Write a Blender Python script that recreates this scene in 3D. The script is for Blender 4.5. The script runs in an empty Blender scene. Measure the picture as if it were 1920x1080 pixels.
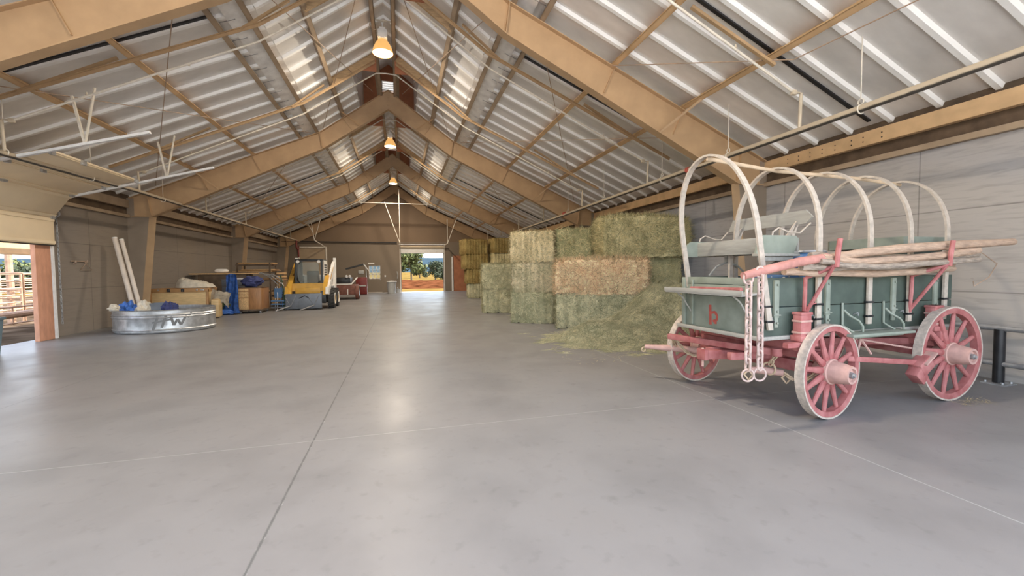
import bpy, bmesh, math, random
from mathutils import Vector, Matrix, Euler, noise
R = math.radians
PI = math.pi
random.seed(7)
scene = bpy.context.scene
C = scene.collection

# ------------------------------------------------------------------ camera, sky, sun, exposure
def setup_camera():
    f, yaw, pitch, roll = 788.2, .2594, .0422, .0098
    cy, sy, cp, sp = math.cos(yaw), math.sin(yaw), math.cos(pitch), math.sin(pitch)
    fwd = Vector((sy * cp, cy * cp, -sp)); r = Vector((cy, -sy, 0)); d = fwd.cross(r)
    cr, sr = math.cos(roll), math.sin(roll)
    right = r * cr + d * sr; down = r * -sr + d * cr
    cam = bpy.data.cameras.new('camera'); o = bpy.data.objects.new('camera', cam); C.objects.link(o)
    up = -down; back = -fwd
    o.matrix_world = Matrix(((right.x, up.x, back.x, 0), (right.y, up.y, back.y, 0), (right.z, up.z, back.z, 1.6), (0, 0, 0, 1)))
    cam.sensor_fit = 'HORIZONTAL'; cam.sensor_width = 36; cam.lens = f * 36 / 1920
    cam.clip_start = .05; cam.clip_end = 3000
    scene.camera = o
setup_camera()
world = bpy.data.worlds.new('sky'); scene.world = world; world.use_nodes = True
wn = world.node_tree.nodes; wl = world.node_tree.links
sky = wn.new('ShaderNodeTexSky'); sky.sky_type = 'NISHITA'; sky.sun_disc = False
sky.sun_elevation = R(52); sky.sun_rotation = R(100); sky.air_density = 1.0; sky.dust_density = 1.6
wn['Background'].inputs[1].default_value = .55
hs = wn.new('ShaderNodeHueSaturation'); hs.inputs['Saturation'].default_value = .62
wl.new(sky.outputs[0], hs.inputs['Color']); wl.new(hs.outputs[0], wn['Background'].inputs[0])
sun = bpy.data.lights.new('sun', 'SUN'); sun.energy = 7; sun.angle = R(.6); sun.color = (1, .95, .86)
so = bpy.data.objects.new('sun', sun); C.objects.link(so)
so.rotation_euler = Euler((R(-12), R(38), 0))
LAMP_W = 180
scene.view_settings.view_transform = 'Standard'
scene.view_settings.look = 'None'
scene.view_settings.gamma = 1
scene.view_settings.use_curve_mapping = False
scene.view_settings.exposure = 1.04

# ------------------------------------------------------------------ building numbers
XR0 = -.3                    # ridge line
XL, XR = -8.5, 8.05          # side walls
YA, YB, YC, YD = 7.8, 16.42, 25.1, 33.55
YN, YE = -.9, 33.7           # near (open) end, far wall
def zr(u):                   # rafter top at distance u from the ridge
    u = abs(u)
    return 8.26 - .72 * u if u < 2.35 else 6.568 - .437 * (u - 2.35)

# ------------------------------------------------------------------ materials
def mat(name, col, rough=.6, metal=0., var=.12, scale=6., bump=0., bscale=60., stretch=(1, 1, 1), col2=None, detail=4., emit=None, spec=.5, coat=0., world=False):
    m = bpy.data.materials.new(name); m.use_nodes = True
    n = m.node_tree.nodes; l = m.node_tree.links
    b = n['Principled BSDF']
    b.inputs['Roughness'].default_value = rough; b.inputs['Metallic'].default_value = metal
    b.inputs['Specular IOR Level'].default_value = spec
    if coat: b.inputs['Coat Weight'].default_value = coat; b.inputs['Coat Roughness'].default_value = .15
    if world:
        g = n.new('ShaderNodeNewGeometry'); src = g.outputs['Position']
    else:
        tc = n.new('ShaderNodeTexCoord'); src = tc.outputs['Object']
    mp = n.new('ShaderNodeMapping'); mp.inputs['Scale'].default_value = stretch; l.new(src, mp.inputs[0])
    nz = n.new('ShaderNodeTexNoise'); nz.inputs['Scale'].default_value = scale; nz.inputs['Detail'].default_value = detail
    l.new(mp.outputs[0], nz.inputs['Vector'])
    rp = n.new('ShaderNodeValToRGB')
    a = [max(0, c * (1 - var)) for c in col]; c2 = col2 or [min(1, c * (1 + var)) for c in col]
    rp.color_ramp.elements[0].position = .3; rp.color_ramp.elements[1].position = .7
    rp.color_ramp.elements[0].color = (*a, 1); rp.color_ramp.elements[1].color = (*c2, 1)
    l.new(nz.outputs[0], rp.inputs[0]); l.new(rp.outputs[0], b.inputs['Base Color'])
    if bump:
        n2 = n.new('ShaderNodeTexNoise'); n2.inputs['Scale'].default_value = bscale; n2.inputs['Detail'].default_value = 3
        l.new(mp.outputs[0], n2.inputs['Vector'])
        bp = n.new('ShaderNodeBump'); bp.inputs['Strength'].default_value = bump; bp.inputs['Distance'].default_value = .02
        l.new(n2.outputs[0], bp.inputs['Height']); l.new(bp.outputs[0], b.inputs['Normal'])
    if emit:
        b.inputs['Emission Color'].default_value = (*emit[:3], 1); b.inputs['Emission Strength'].default_value = emit[3]
    return m
M = {}
def mk(key, *a, **k):
    M[key] = mat(key.replace('_', ' '), *a, **k)
mk('steel_tan', (.48, .32, .18), rough=.55, var=.1, scale=2.5)
mk('purlin_tan', (.62, .41, .22), rough=.5, var=.14, scale=3)
mk('roof_pan', (.82, .80, .77), rough=.42, metal=.35, var=.12, scale=1.2, stretch=(1, 2, 1))
mk('lit_roof_rib', (.97, .96, .93), rough=.45, metal=.0, var=.04, scale=2)  # near-white: the bright reflections of the rib sides put into the colour
mk('flashing', (.88, .87, .85), rough=.4, metal=.25, var=.15, scale=4, bump=.15, bscale=12)
mk('pipe_paint', (.62, .53, .40), rough=.4, var=.15, scale=5)
mk('pipe_white', (.76, .70, .60), rough=.45, var=.1, scale=6)
mk('column_brown', (.27, .215, .165), rough=.6, var=.1, scale=2)
mk('purlin_brown', (.37, .275, .185), rough=.55, var=.15, scale=3)
mk('bar_tan', (.46, .31, .17), rough=.5, var=.15, scale=3)
mk('faded_red', (.50, .23, .19), rough=.7, var=.2, scale=10)
mk('chain_dust', (.55, .41, .36), rough=.8, var=.2, scale=20)
mk('post_red', (.60, .30, .19), rough=.75, var=.12, scale=4, stretch=(3, 3, 1))
mk('rod', (.38, .27, .19), rough=.5, var=.2)
mk('black_iron', (.025, .025, .027), rough=.35, metal=.3, var=.3)
mk('wood_header', (.52, .36, .20), rough=.7, var=.25, scale=5, stretch=(1, 8, 8))
mk('terracotta', (.43, .17, .085), rough=.8, var=.16, scale=3)
mk('white_paint', (.82, .80, .76), rough=.5, var=.06, scale=8)
mk('door_tan', (.82, .67, .46), rough=.5, var=.05, scale=2)
mk('door_brown', (.42, .31, .20), rough=.5, var=.06, scale=2)
mk('galv', (.55, .56, .57), rough=.38, metal=.75, var=.22, scale=7)
mk('galv_dull', (.40, .40, .40), rough=.5, metal=.6, var=.25, scale=9)
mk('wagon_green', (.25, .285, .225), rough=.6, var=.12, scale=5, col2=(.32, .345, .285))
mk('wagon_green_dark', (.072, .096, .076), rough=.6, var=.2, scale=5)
mk('wagon_red', (.40, .105, .10), rough=.65, var=.16, scale=9, col2=(.50, .20, .185))
mk('dust_red', (.54, .33, .28), rough=.8, var=.15, scale=14)
mk('iron_tyre', (.56, .475, .40), rough=.75, var=.2, scale=25, metal=.1)
mk('bow_wood', (.50, .43, .355), rough=.6, var=.16, scale=6, stretch=(3, 3, 3))
mk('bow_tan', (.56, .42, .28), rough=.6, var=.15, scale=6)
mk('grey_plank', (.36, .345, .305), rough=.7, var=.12, scale=5, stretch=(6, 1, 6))
mk('pole_wood', (.50, .35, .25), rough=.85, var=.25, scale=7, stretch=(1, 6, 6), bump=.6, bscale=25)
mk('pole_bark', (.42, .34, .27), rough=.9, var=.35, scale=9, stretch=(1, 6, 6), bump=.9, bscale=25)
mk('white_metal', (.80, .80, .80), rough=.4, var=.08, scale=10)
mk('blue_plastic', (.10, .20, .36), rough=.4, var=.12)
mk('blue_tarp', (.05, .15, .48), rough=.5, var=.45, scale=9, bump=.5, bscale=20)
mk('navy_fabric', (.045, .055, .16), rough=.8, var=.3, scale=7)
mk('green_tarp', (.055, .085, .04), rough=.8, var=.4, scale=8)
mk('canvas', (.60, .54, .44), rough=.9, var=.15, scale=10, bump=.4, bscale=30)
mk('chest_tan', (.62, .44, .22), rough=.6, var=.12, scale=5, stretch=(1, 1, 5))
mk('chest_trim', (.40, .22, .09), rough=.5, var=.15, scale=6)
mk('cabinet_wood', (.36, .18, .075), rough=.45, var=.22, scale=4, stretch=(8, 8, 1))
mk('dark_wood', (.12, .08, .05), rough=.6, var=.3, scale=5)
mk('lumber', (.60, .38, .18), rough=.75, var=.3, scale=6, stretch=(6, 1, 6))
mk('loader_yellow', (.66, .36, .05), rough=.45, var=.08, scale=6)
mk('slate_steel', (.16, .175, .20), rough=.45, var=.15, scale=7, metal=.2)
mk('black_paint', (.018, .018, .018), rough=.4, var=.3)
mk('rubber', (.045, .043, .04), rough=.85, var=.35, scale=18)
mk('rim_yellow', (.42, .25, .07), rough=.6, var=.2)
mk('deep_red', (.20, .025, .02), rough=.45, var=.2)
mk('cardboard', (.66, .58, .50), rough=.8, var=.08, scale=5)
mk('bin_grey', (.50, .50, .48), rough=.6, var=.1)
mk('bin_blue', (.13, .18, .21), rough=.5, var=.12)
mk('trailer_red', (.20, .075, .05), rough=.6, var=.25)
mk('corral', (.40, .24, .15), rough=.6, var=.25)
mk('bark', (.10, .065, .04), rough=.9, var=.3)
mk('ink', (.16, .16, .16), rough=.7, var=.2)
mk('red_paint', (.50, .10, .075), rough=.7, var=.2, scale=12)
mk('lamp_amber', (.62, .34, .10), rough=.35, var=.05, emit=(1, .55, .18, .35))
mk('lamp_lens', (1, .9, .7), rough=.4, var=0, emit=(1, .80, .50, 9))
def glass():
    m = bpy.data.materials.new('cab glass'); m.use_nodes = True
    b = m.node_tree.nodes['Principled BSDF']; b.inputs['Base Color'].default_value = (.75, .8, .78, 1)
    b.inputs['Roughness'].default_value = .05; b.inputs['Transmission Weight'].default_value = .85; b.inputs['IOR'].default_value = 1.15
    return m
M['glass'] = glass()

def wall_mat(name, col, colb, gr=.8):
    """painted plywood: sheet joints, horizontal grain, a few dark checks"""
    m = bpy.data.materials.new(name); m.use_nodes = True
    n = m.node_tree.nodes; l = m.node_tree.links; b = n['Principled BSDF']; b.inputs['Roughness'].default_value = .75
    g = n.new('ShaderNodeNewGeometry')
    def nz(sc, stretch, det=5):
        mp = n.new('ShaderNodeMapping'); mp.inputs['Scale'].default_value = stretch; l.new(g.outputs['Position'], mp.inputs[0])
        t = n.new('ShaderNodeTexNoise'); t.inputs['Scale'].default_value = sc; t.inputs['Detail'].default_value = det; t.inputs['Distortion'].default_value = .6
        l.new(mp.outputs[0], t.inputs['Vector']); return t.outputs[0]
    def ramp(src, p0, c0, p1, c1):
        r = n.new('ShaderNodeValToRGB'); r.color_ramp.elements[0].position = p0; r.color_ramp.elements[0].color = (*c0, 1)
        r.color_ramp.elements[1].position = p1; r.color_ramp.elements[1].color = (*c1, 1); l.new(src, r.inputs[0]); return r.outputs[0]
    def mul(a, bb):
        x = n.new('ShaderNodeMix'); x.data_type = 'RGBA'; x.blend_type = 'MULTIPLY'; x.inputs[0].default_value = 1
        l.new(a, x.inputs[6]); l.new(bb, x.inputs[7]); return x.outputs[2]
    base = ramp(nz(.35, (1, 1, 1), 2), .35, col, .65, colb)
    grain = ramp(nz(2.2, (1, 1, 9), 6), .28, (gr, gr, gr), .52, (1, 1, 1))
    chk = ramp(nz(1.5, (1, 1.8, 14), 3), .225, (gr - .2, gr - .2, gr - .2), .26, (1, 1, 1))
    sep = n.new('ShaderNodeSeparateXYZ'); l.new(g.outputs['Position'], sep.inputs[0])
    def lines(sock, per):
        mo = n.new('ShaderNodeMath'); mo.operation = 'PINGPONG'; mo.inputs[1].default_value = per / 2; l.new(sock, mo.inputs[0])
        return ramp(mo.outputs[0], .006, (.6, .6, .6), .010, (1, 1, 1))
    c = mul(mul(mul(base, grain), chk), mul(lines(sep.outputs[2], 1.22), lines(sep.outputs[1], 2.44)))
    l.new(c, b.inputs['Base Color'])
    return m
M['wall_left'] = wall_mat('shaded grey plywood', (.255, .21, .165), (.235, .20, .17), .9)  # same plywood as the right; dimness and warm light painted into the colour
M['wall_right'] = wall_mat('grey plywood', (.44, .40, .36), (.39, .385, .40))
M['wall_end'] = mat('end wall board', (.225, .175, .125), rough=.7, var=.08, scale=.6)
M['wall_end_top'] = mat('end wall gable board', (.215, .145, .09), rough=.7, var=.08, scale=.6)

def floor_mat():
    m = bpy.data.materials.new('sealed concrete'); m.use_nodes = True
    n = m.node_tree.nodes; l = m.node_tree.links; b = n['Principled BSDF']
    g = n.new('ShaderNodeNewGeometry'); P = g.outputs['Position']
    def nz(sc, det=5, stretch=(1, 1, 1), dist=0.):
        mp = n.new('ShaderNodeMapping'); mp.inputs['Scale'].default_value = stretch; l.new(P, mp.inputs[0])
        t = n.new('ShaderNodeTexNoise'); t.inputs['Scale'].default_value = sc; t.inputs['Detail'].default_value = det; t.inputs['Distortion'].default_value = dist
        l.new(mp.outputs[0], t.inputs['Vector']); return t.outputs[0]
    def ramp(src, *st):
        r = n.new('ShaderNodeValToRGB'); e = r.color_ramp.elements
        while len(e) < len(st): e.new(.5)
        for x, (p, c) in zip(e, st): x.position = p; x.color = (*c, 1) if len(c) == 3 else c
        l.new(src, r.inputs[0]); return r.outputs[0]
    def mix(a, bb, fac=1., mode='MULTIPLY'):
        x = n.new('ShaderNodeMix'); x.data_type = 'RGBA'; x.blend_type = mode
        if isinstance(fac, float): x.inputs[0].default_value = fac
        else: l.new(fac, x.inputs[0])
        for s, i in ((a, 6), (bb, 7)):
            if isinstance(s, tuple): x.inputs[i].default_value = (*s, 1)
            else: l.new(s, x.inputs[i])
        return x.outputs[2]
    col = ramp(nz(.22, 4), (.35, (.262, .249, .240)), (.65, (.250, .246, .243)))
    col = mix(col, ramp(nz(1.3, 7, (1, 1, 1), .2), (.3, (.86, .86, .86)), (.55, (1, 1, 1)), (.8, (1.0, .985, .97))))
    col = mix(col, ramp(nz(9, 6), (.22, (.86, .86, .86)), (.42, (1, 1, 1))))
    blot = n.new('ShaderNodeTexVoronoi'); blot.inputs['Scale'].default_value = 1.15; blot.inputs['Randomness'].default_value = 1
    mpv = n.new('ShaderNodeMapping'); l.new(P, mpv.inputs[0]); l.new(mpv.outputs[0], blot.inputs['Vector'])
    spots = ramp(blot.outputs['Distance'], (.02, (.84, .83, .82)), (.06, (1, 1, 1)))
    col = mix(col, mix(spots, (1., 1., 1.), ramp(nz(.5, 3), (.48, (1, 1, 1)), (.58, (0, 0, 0))), 'MIX'))
    # saw-cut joints with chipped pale edges
    sep = n.new('ShaderNodeSeparateXYZ'); l.new(P, sep.inputs[0])
    wob = nz(3.0, 4)
    def joint(sock, at, w, dark, pale):
        a = n.new('ShaderNodeMath'); a.operation = 'SUBTRACT'; l.new(sock, a.inputs[0]); a.inputs[1].default_value = at
        ab = n.new('ShaderNodeMath'); ab.operation = 'ABSOLUTE'; l.new(a.outputs[0], ab.inputs[0])
        d = ramp(ab.outputs[0], (w * .5, (1, 1, 1)), (w * .7, (0, 0, 0)))
        chip = n.new('ShaderNodeMath'); chip.operation = 'MULTIPLY'; l.new(ab.outputs[0], chip.inputs[0]); chip.inputs[1].default_value = 1 / (w * 3.2)
        cs = n.new('ShaderNodeMath'); cs.operation = 'SUBTRACT'; l.new(nz(14, 4), cs.inputs[0]); l.new(chip.outputs[0], cs.inputs[1])
        p = ramp(cs.outputs[0], (.33, (0, 0, 0)), (.43, (1, 1, 1)))
        return d, p, dark, pale
    for J in (joint(sep.outputs[0], -.83, .013, .45, 1.1), joint(sep.outputs[0], 3.70, .010, 1.45, 1.0), joint(sep.outputs[0], -4.66, .010, .62, .45),
              joint(sep.outputs[1], 4.28, .009, 1.25, .8), joint(sep.outputs[1], 12.9, .006, .7, .5), joint(sep.outputs[1], 21.5, .008, .6, .5)):
        d, p, dk, pl = J
        x = n.new('ShaderNodeMath'); x.operation = 'MULTIPLY'; l.new(p, x.inputs[0]); x.inputs[1].default_value = pl * .8
        col = mix(col, (.42, .41, .395), x.outputs[0], 'MIX')
        x = n.new('ShaderNodeMath'); x.operation = 'MULTIPLY'; l.new(d, x.inputs[0]); x.inputs[1].default_value = .9
        col = mix(col, (.27 * dk, .265 * dk, .255 * dk), x.outputs[0], 'MIX')
    l.new(col, b.inputs['Base Color'])
    rr = ramp(nz(1.1, 6, (1, 1, 1), .8), (.3, (.31, .31, .31)), (.7, (.42, .42, .42)))
    l.new(rr, b.inputs['Roughness']); b.inputs['Specular IOR Level'].default_value = .1
    bp = n.new('ShaderNodeBump'); bp.inputs['Strength'].default_value = .12; bp.inputs['Distance'].default_value = .01
    l.new(nz(2.2, 5), bp.inputs['Height']); l.new(bp.outputs[0], b.inputs['Normal'])
    return m
M['floor'] = floor_mat()
def dusty_pipe():
    """dark iron pipe with pale dust lying on its upper half"""
    m = bpy.data.materials.new('dusty iron pipe'); m.use_nodes = True; n = m.node_tree.nodes; l = m.node_tree.links; b = n['Principled BSDF']
    g = n.new('ShaderNodeNewGeometry'); s = n.new('ShaderNodeSeparateXYZ'); l.new(g.outputs['Normal'], s.inputs[0])
    t = n.new('ShaderNodeTexNoise'); t.inputs['Scale'].default_value = 6; l.new(g.outputs['Position'], t.inputs['Vector'])
    a = n.new('ShaderNodeMath'); a.operation = 'MULTIPLY_ADD'; a.inputs[1].default_value = .5; l.new(t.outputs[0], a.inputs[0]); l.new(s.outputs[2], a.inputs[2])
    r = n.new('ShaderNodeValToRGB'); a2 = n.new('ShaderNodeMath'); a2.operation = 'ADD'; a2.inputs[1].default_value = .6; l.new(a.outputs[0], a2.inputs[0])
    r.color_ramp.elements[0].position = .22; r.color_ramp.elements[1].position = .5
    r.color_ramp.elements[0].color = (.07, .06, .05, 1); r.color_ramp.elements[1].color = (.58, .48, .35, 1); l.new(a2.outputs[0], r.inputs[0])
    l.new(r.outputs[0], b.inputs['Base Color']); b.inputs['Roughness'].default_value = .5; return m
M['dusty_pipe'] = dusty_pipe()

# ------------------------------------------------------------------ mesh helpers
class MB:
    def __init__(s): s.bm = bmesh.new(); s.mi = 0
    def _f(s, vs, smooth=False):
        try:
            f = s.bm.faces.new(vs); f.material_index = s.mi; f.smooth = smooth; return f
        except ValueError: return None
    def box(s, c, size, rot=None, bev=0.):
        h = Vector(size) / 2; mat3 = Euler(rot).to_matrix() if isinstance(rot, (tuple, list)) else (rot or Matrix.Identity(3))
        v = [s.bm.verts.new(Vector(c) + mat3 @ Vector((x * h.x, y * h.y, z * h.z))) for x in (-1, 1) for y in (-1, 1) for z in (-1, 1)]
        fs = [s._f([v[i] for i in q]) for q in ((0, 1, 3, 2), (4, 6, 7, 5), (0, 4, 5, 1), (2, 3, 7, 6), (0, 2, 6, 4), (1, 5, 7, 3))]
        if bev:
            es = list({e for f in fs for e in f.edges})
            r = bmesh.ops.bevel(s.bm, geom=es, offset=bev, segments=2, affect='EDGES', profile=.5)
            for f in r['faces']: f.material_index = s.mi
        return s
    def bar(s, p, q, w, h, up=(0, 0, 1), bev=0.):
        p = Vector(p); q = Vector(q); d = q - p; L = d.length; x = d.normalized(); u = Vector(up)
        if abs(x.dot(u)) > .98: u = Vector((0, 1, 0))
        y = u.cross(x).normalized(); z = x.cross(y)
        return s.box((p + q) / 2, (L, w, h), Matrix((x, y, z)).transposed(), bev)
    def tube(s, pts, r, seg=10, cap=True, closed=False, r2=None, flat=None):
        pts = [Vector(p) for p in pts]; n = len(pts); rings = []; prev = None
        for i, p in enumerate(pts):
            if closed: t = pts[(i + 1) % n] - pts[i - 1]
            else: t = pts[min(i + 1, n - 1)] - pts[max(i - 1, 0)]
            t.normalize()
            if prev is None:
                a = Vector((0, 0, 1)) if abs(t.z) < .9 else Vector((1, 0, 0))
                prev = (a - t * a.dot(t)).normalized()
            else:
                prev = (prev - t * prev.dot(t))
                prev = prev.normalized() if prev.length > 1e-6 else Vector((1, 0, 0))
            b = t.cross(prev)
            rr = r[i] if isinstance(r, (list, tuple)) else (r if r2 is None else r + (r2 - r) * i / max(1, n - 1))
            k = flat or 1.
            rings.append([s.bm.verts.new(p + prev * (rr * math.cos(2 * PI * j / seg)) + b * (rr * k * math.sin(2 * PI * j / seg))) for j in range(seg)])
        m = n if closed else n - 1
        for i in range(m):
            A = rings[i]; B = rings[(i + 1) % n]
            for j in range(seg): s._f([A[j], A[(j + 1) % seg], B[(j + 1) % seg], B[j]], seg > 4)
        if cap and not closed: s._f(rings[0][::-1]); s._f(rings[-1])
        return s
    def cyl(s, p, q, r, seg=14, r2=None): return s.tube([p, q], r, seg, True, False, r2)
    def ring(s, c, axis, r, rt, seg=28, ts=8):
        ax = Vector(axis).normalized(); a = ax.orthogonal().normalized(); b = ax.cross(a); c = Vector(c)
        return s.tube([c + (a * math.cos(t) + b * math.sin(t)) * r for t in [2 * PI * i / seg for i in range(seg)]], rt, ts, False, True)
    def lathe(s, prof, o=(0, 0, 0), axis=(0, 0, 1), seg=28, capb=False, capt=False, sx=1., sy=1., a0=None):
        ax = Vector(axis).normalized(); a = a0 and Vector(a0) or (Vector((1, 0, 0)) if abs(ax.x) < .9 else Vector((0, 1, 0)))
        a = (a - ax * a.dot(ax)).normalized(); b = ax.cross(a); o = Vector(o); rings = []
        for r, h in prof:
            rings.append([s.bm.verts.new(o + ax * h + a * (r * sx * math.cos(2 * PI * j / seg)) + b * (r * sy * math.sin(2 * PI * j / seg))) for j in range(seg)])
        for A, B in zip(rings, rings[1:]):
            for j in range(seg): s._f([A[j], A[(j + 1) % seg], B[(j + 1) % seg], B[j]], True)
        if capb: s._f(rings[0][::-1])
        if capt: s._f(rings[-1])
        return s
    def prism(s, poly, d, o=(0, 0, 0), ax=(1, 0, 0), ay=(0, 0, 1)):
        """polygon in the plane (ax, ay), thick d along their normal, centred"""
        ax = Vector(ax); ay = Vector(ay); nn = ax.cross(ay).normalized(); o = Vector(o)
        A = [s.bm.verts.new(o + ax * x + ay * y - nn * d / 2) for x, y in poly]
        B = [s.bm.verts.new(o + ax * x + ay * y + nn * d / 2) for x, y in poly]
        s._f(A[::-1]); s._f(B)
        for i in range(len(poly)):
            j = (i + 1) % len(poly); s._f([A[i], A[j], B[j], B[i]])
        return s
    def quad(s, a, b, c, d): s._f([s.bm.verts.new(Vector(p)) for p in (a, b, c, d)]); return s
    def grid(s, fn, nu, nv, smooth=True):
        V = [[s.bm.verts.new(Vector(fn(i / nu, j / nv))) for j in range(nv + 1)] for i in range(nu + 1)]
        for i in range(nu):
            for j in range(nv): s._f([V[i][j], V[i + 1][j], V[i + 1][j + 1], V[i][j + 1]], smooth)
        return s
    def blob(s, c, r, sub=3, amp=.15, fr=2., seed=0, flatb=None):
        r0 = bmesh.ops.create_icosphere(s.bm, subdivisions=sub, radius=1)
        off = Vector((seed * 3.7, seed * 1.3, seed * 5.1))
        for v in r0['verts']:
            d = v.co.copy(); k = 1 + amp * noise.noise(d * fr + off) * 2 + amp * .5 * noise.noise(d * fr * 2.7 + off)
            v.co = Vector((d.x * r[0] * k, d.y * r[1] * k, d.z * r[2] * k)) + Vector(c)
            if flatb is not None and v.co.z < flatb: v.co.z = flatb
            for f in v.link_faces: f.material_index = s.mi; f.smooth = True
        return s
    def build(s, name, mats, parent=None, loc=None, rotz=0, sharp=35, recalc=True):
        if recalc: bmesh.ops.recalc_face_normals(s.bm, faces=s.bm.faces)
        me = bpy.data.meshes.new(name); s.bm.to_mesh(me); s.bm.free()
        for m in (mats if isinstance(mats, (list, tuple)) else [mats]): me.materials.append(M[m] if isinstance(m, str) else m)
        if sharp: me.set_sharp_from_angle(angle=R(sharp))
        o = bpy.data.objects.new(name, me); C.objects.link(o)
        if parent: o.parent = parent
        if loc: o.location = loc
        if rotz: o.rotation_euler = (0, 0, rotz)
        return o
def tag(o, label, cat, group=None, kind=None):
    o['label'] = label; o['category'] = cat
    if group: o['group'] = group
    if kind: o['kind'] = kind
    return o
def thing(name, label, cat, loc=(0, 0, 0), rotz=0, group=None):
    o = bpy.data.objects.new(name, None); C.objects.link(o); o.location = loc; o.rotation_euler = (0, 0, rotz)
    o.empty_display_size = .2
    return tag(o, label, cat, group)
def struct(o): o['kind'] = 'structure'; return o
def copy_tree(o, parent=None):
    c = o.copy(); C.objects.link(c)
    if parent: c.parent = parent
    for ch in list(o.children): copy_tree(ch, c)
    return c
def chain_links(mb, p, q, n, r=.011, w=.022, sag=0.):
    """n oval links from p to q, every other one turned"""
    p = Vector(p); q = Vector(q); pts = []
    for i in range(n + 1):
        t = i / n; x = p.lerp(q, t); x.z -= sag * 4 * t * (1 - t); pts.append(x)
    for i in range(n):
        a, b = pts[i], pts[i + 1]; d = (b - a); L = d.length; x = d.normalized()
        y = (Vector((1, 0, 0)) if i % 2 else Vector((0, 1, 0))); y = (y - x * y.dot(x)).normalized(); c = (a + b) / 2
        ov = []
        hl = L / 2 + r * .6 - w * .5
        for k in range(12):
            t = 2 * PI * k / 12; ov.append(c + x * (math.cos(t) * w + (hl if math.cos(t) > 0 else -hl)) * 1.0 + y * math.sin(t) * w)
        mb.tube(ov, r * .62, 6, False, True)
# ------------------------------------------------------------------ setting: ground, floor, walls
struct(MB().box(((XL + XR) / 2, (YN + YE) / 2 - .5, -.1), (XR - XL + .5, YE - YN + 1.6, .2)).build('floor', 'floor'))
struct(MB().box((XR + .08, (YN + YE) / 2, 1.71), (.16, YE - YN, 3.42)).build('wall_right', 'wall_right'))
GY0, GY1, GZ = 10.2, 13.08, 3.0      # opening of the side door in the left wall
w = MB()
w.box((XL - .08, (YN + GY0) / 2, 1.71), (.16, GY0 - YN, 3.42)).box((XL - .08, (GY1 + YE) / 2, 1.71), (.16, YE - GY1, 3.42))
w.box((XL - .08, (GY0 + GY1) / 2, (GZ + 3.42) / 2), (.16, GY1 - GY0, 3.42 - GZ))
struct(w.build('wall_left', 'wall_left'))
# far wall: lower boards, openings for the big door and the window of the small door, gable boards above
w = MB(); y = YE + .08; T = .16
def wbox(x0, x1, z0, z1): w.box(((x0 + x1) / 2, y, (z0 + z1) / 2), (x1 - x0, T, z1 - z0))
DX0, DX1, DZ = .10, 3.33, 3.0
WX0, WX1, WZ0, WZ1 = -2.30, -1.46, 1.04, 2.06
wbox(XL - .3, WX0, 0, 3.88); wbox(WX0, WX1, 0, WZ0); wbox(WX0, WX1, WZ1, 3.88); wbox(WX1, DX0, 0, 3.88); wbox(DX0, DX1, DZ, 3.88); wbox(DX1, XR + .3, 0, 3.88)
w.mi = 1
prof = [(XL - .3, 3.88), (XR + .3, 3.88), (XR + .3, zr(8.65) + .2), (XR0 + 2.35, zr(2.35) + .2), (XR0, zr(0) + .2), (XR0 - 2.35, zr(2.35) + .2), (XL - .3, zr(8.5) + .2)]
w.prism([(px - 0, pz) for px, pz in prof], T, (0, y, 0))
struct(w.build('wall_far', ['wall_end', 'wall_end_top']))
# board and dark gap on top of the side walls
for nm, X, sg in (('trim_left', XL, 1), ('trim_right', XR, -1)):
    t = MB().box((X + sg * .03, (YN + YE) / 2, 3.47), (.1, YE - YN, .09)).build(nm, 'purlin_brown'); struct(t)
    struct(MB().box((X - sg * .10, (YN + YE) / 2 + .1, 3.82), (.06, YE - YN + .3, 1.0)).build('eave_closure', 'dark_wood'))
# ------------------------------------------------------------------ roof sheets with seam ribs
SH = .205
CUP = [(13.6, 18.55), (4.95, 9.9), (22.25, 27.2)]
def side_pt(sd, u, y, dz): return Vector((XR0 + sd * u, y, zr(u) + dz)) if u != 2.35 else Vector((XR0 + sd * u, y, 6.568 + dz))
def sheet(mb, sd, u0, u1, y0, y1):
    e = .0005
    a = Vector((XR0 + sd * u0, 0, zr(u0 + e) + SH)); b = Vector((XR0 + sd * u1, 0, zr(u1 - e) + SH))
    mb.mi = 0
    m = Vector((0, (y0 + y1) / 2, 0)); mb.bar(a + m, b + m, y1 - y0, .012, (0, 0, 1))
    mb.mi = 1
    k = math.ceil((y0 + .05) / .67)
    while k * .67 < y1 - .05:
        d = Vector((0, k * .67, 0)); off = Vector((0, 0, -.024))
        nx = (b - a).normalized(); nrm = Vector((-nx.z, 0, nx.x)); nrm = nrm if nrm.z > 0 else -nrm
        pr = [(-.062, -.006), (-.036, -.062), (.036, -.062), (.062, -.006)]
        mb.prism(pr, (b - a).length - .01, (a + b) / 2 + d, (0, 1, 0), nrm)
        k += 1
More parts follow.
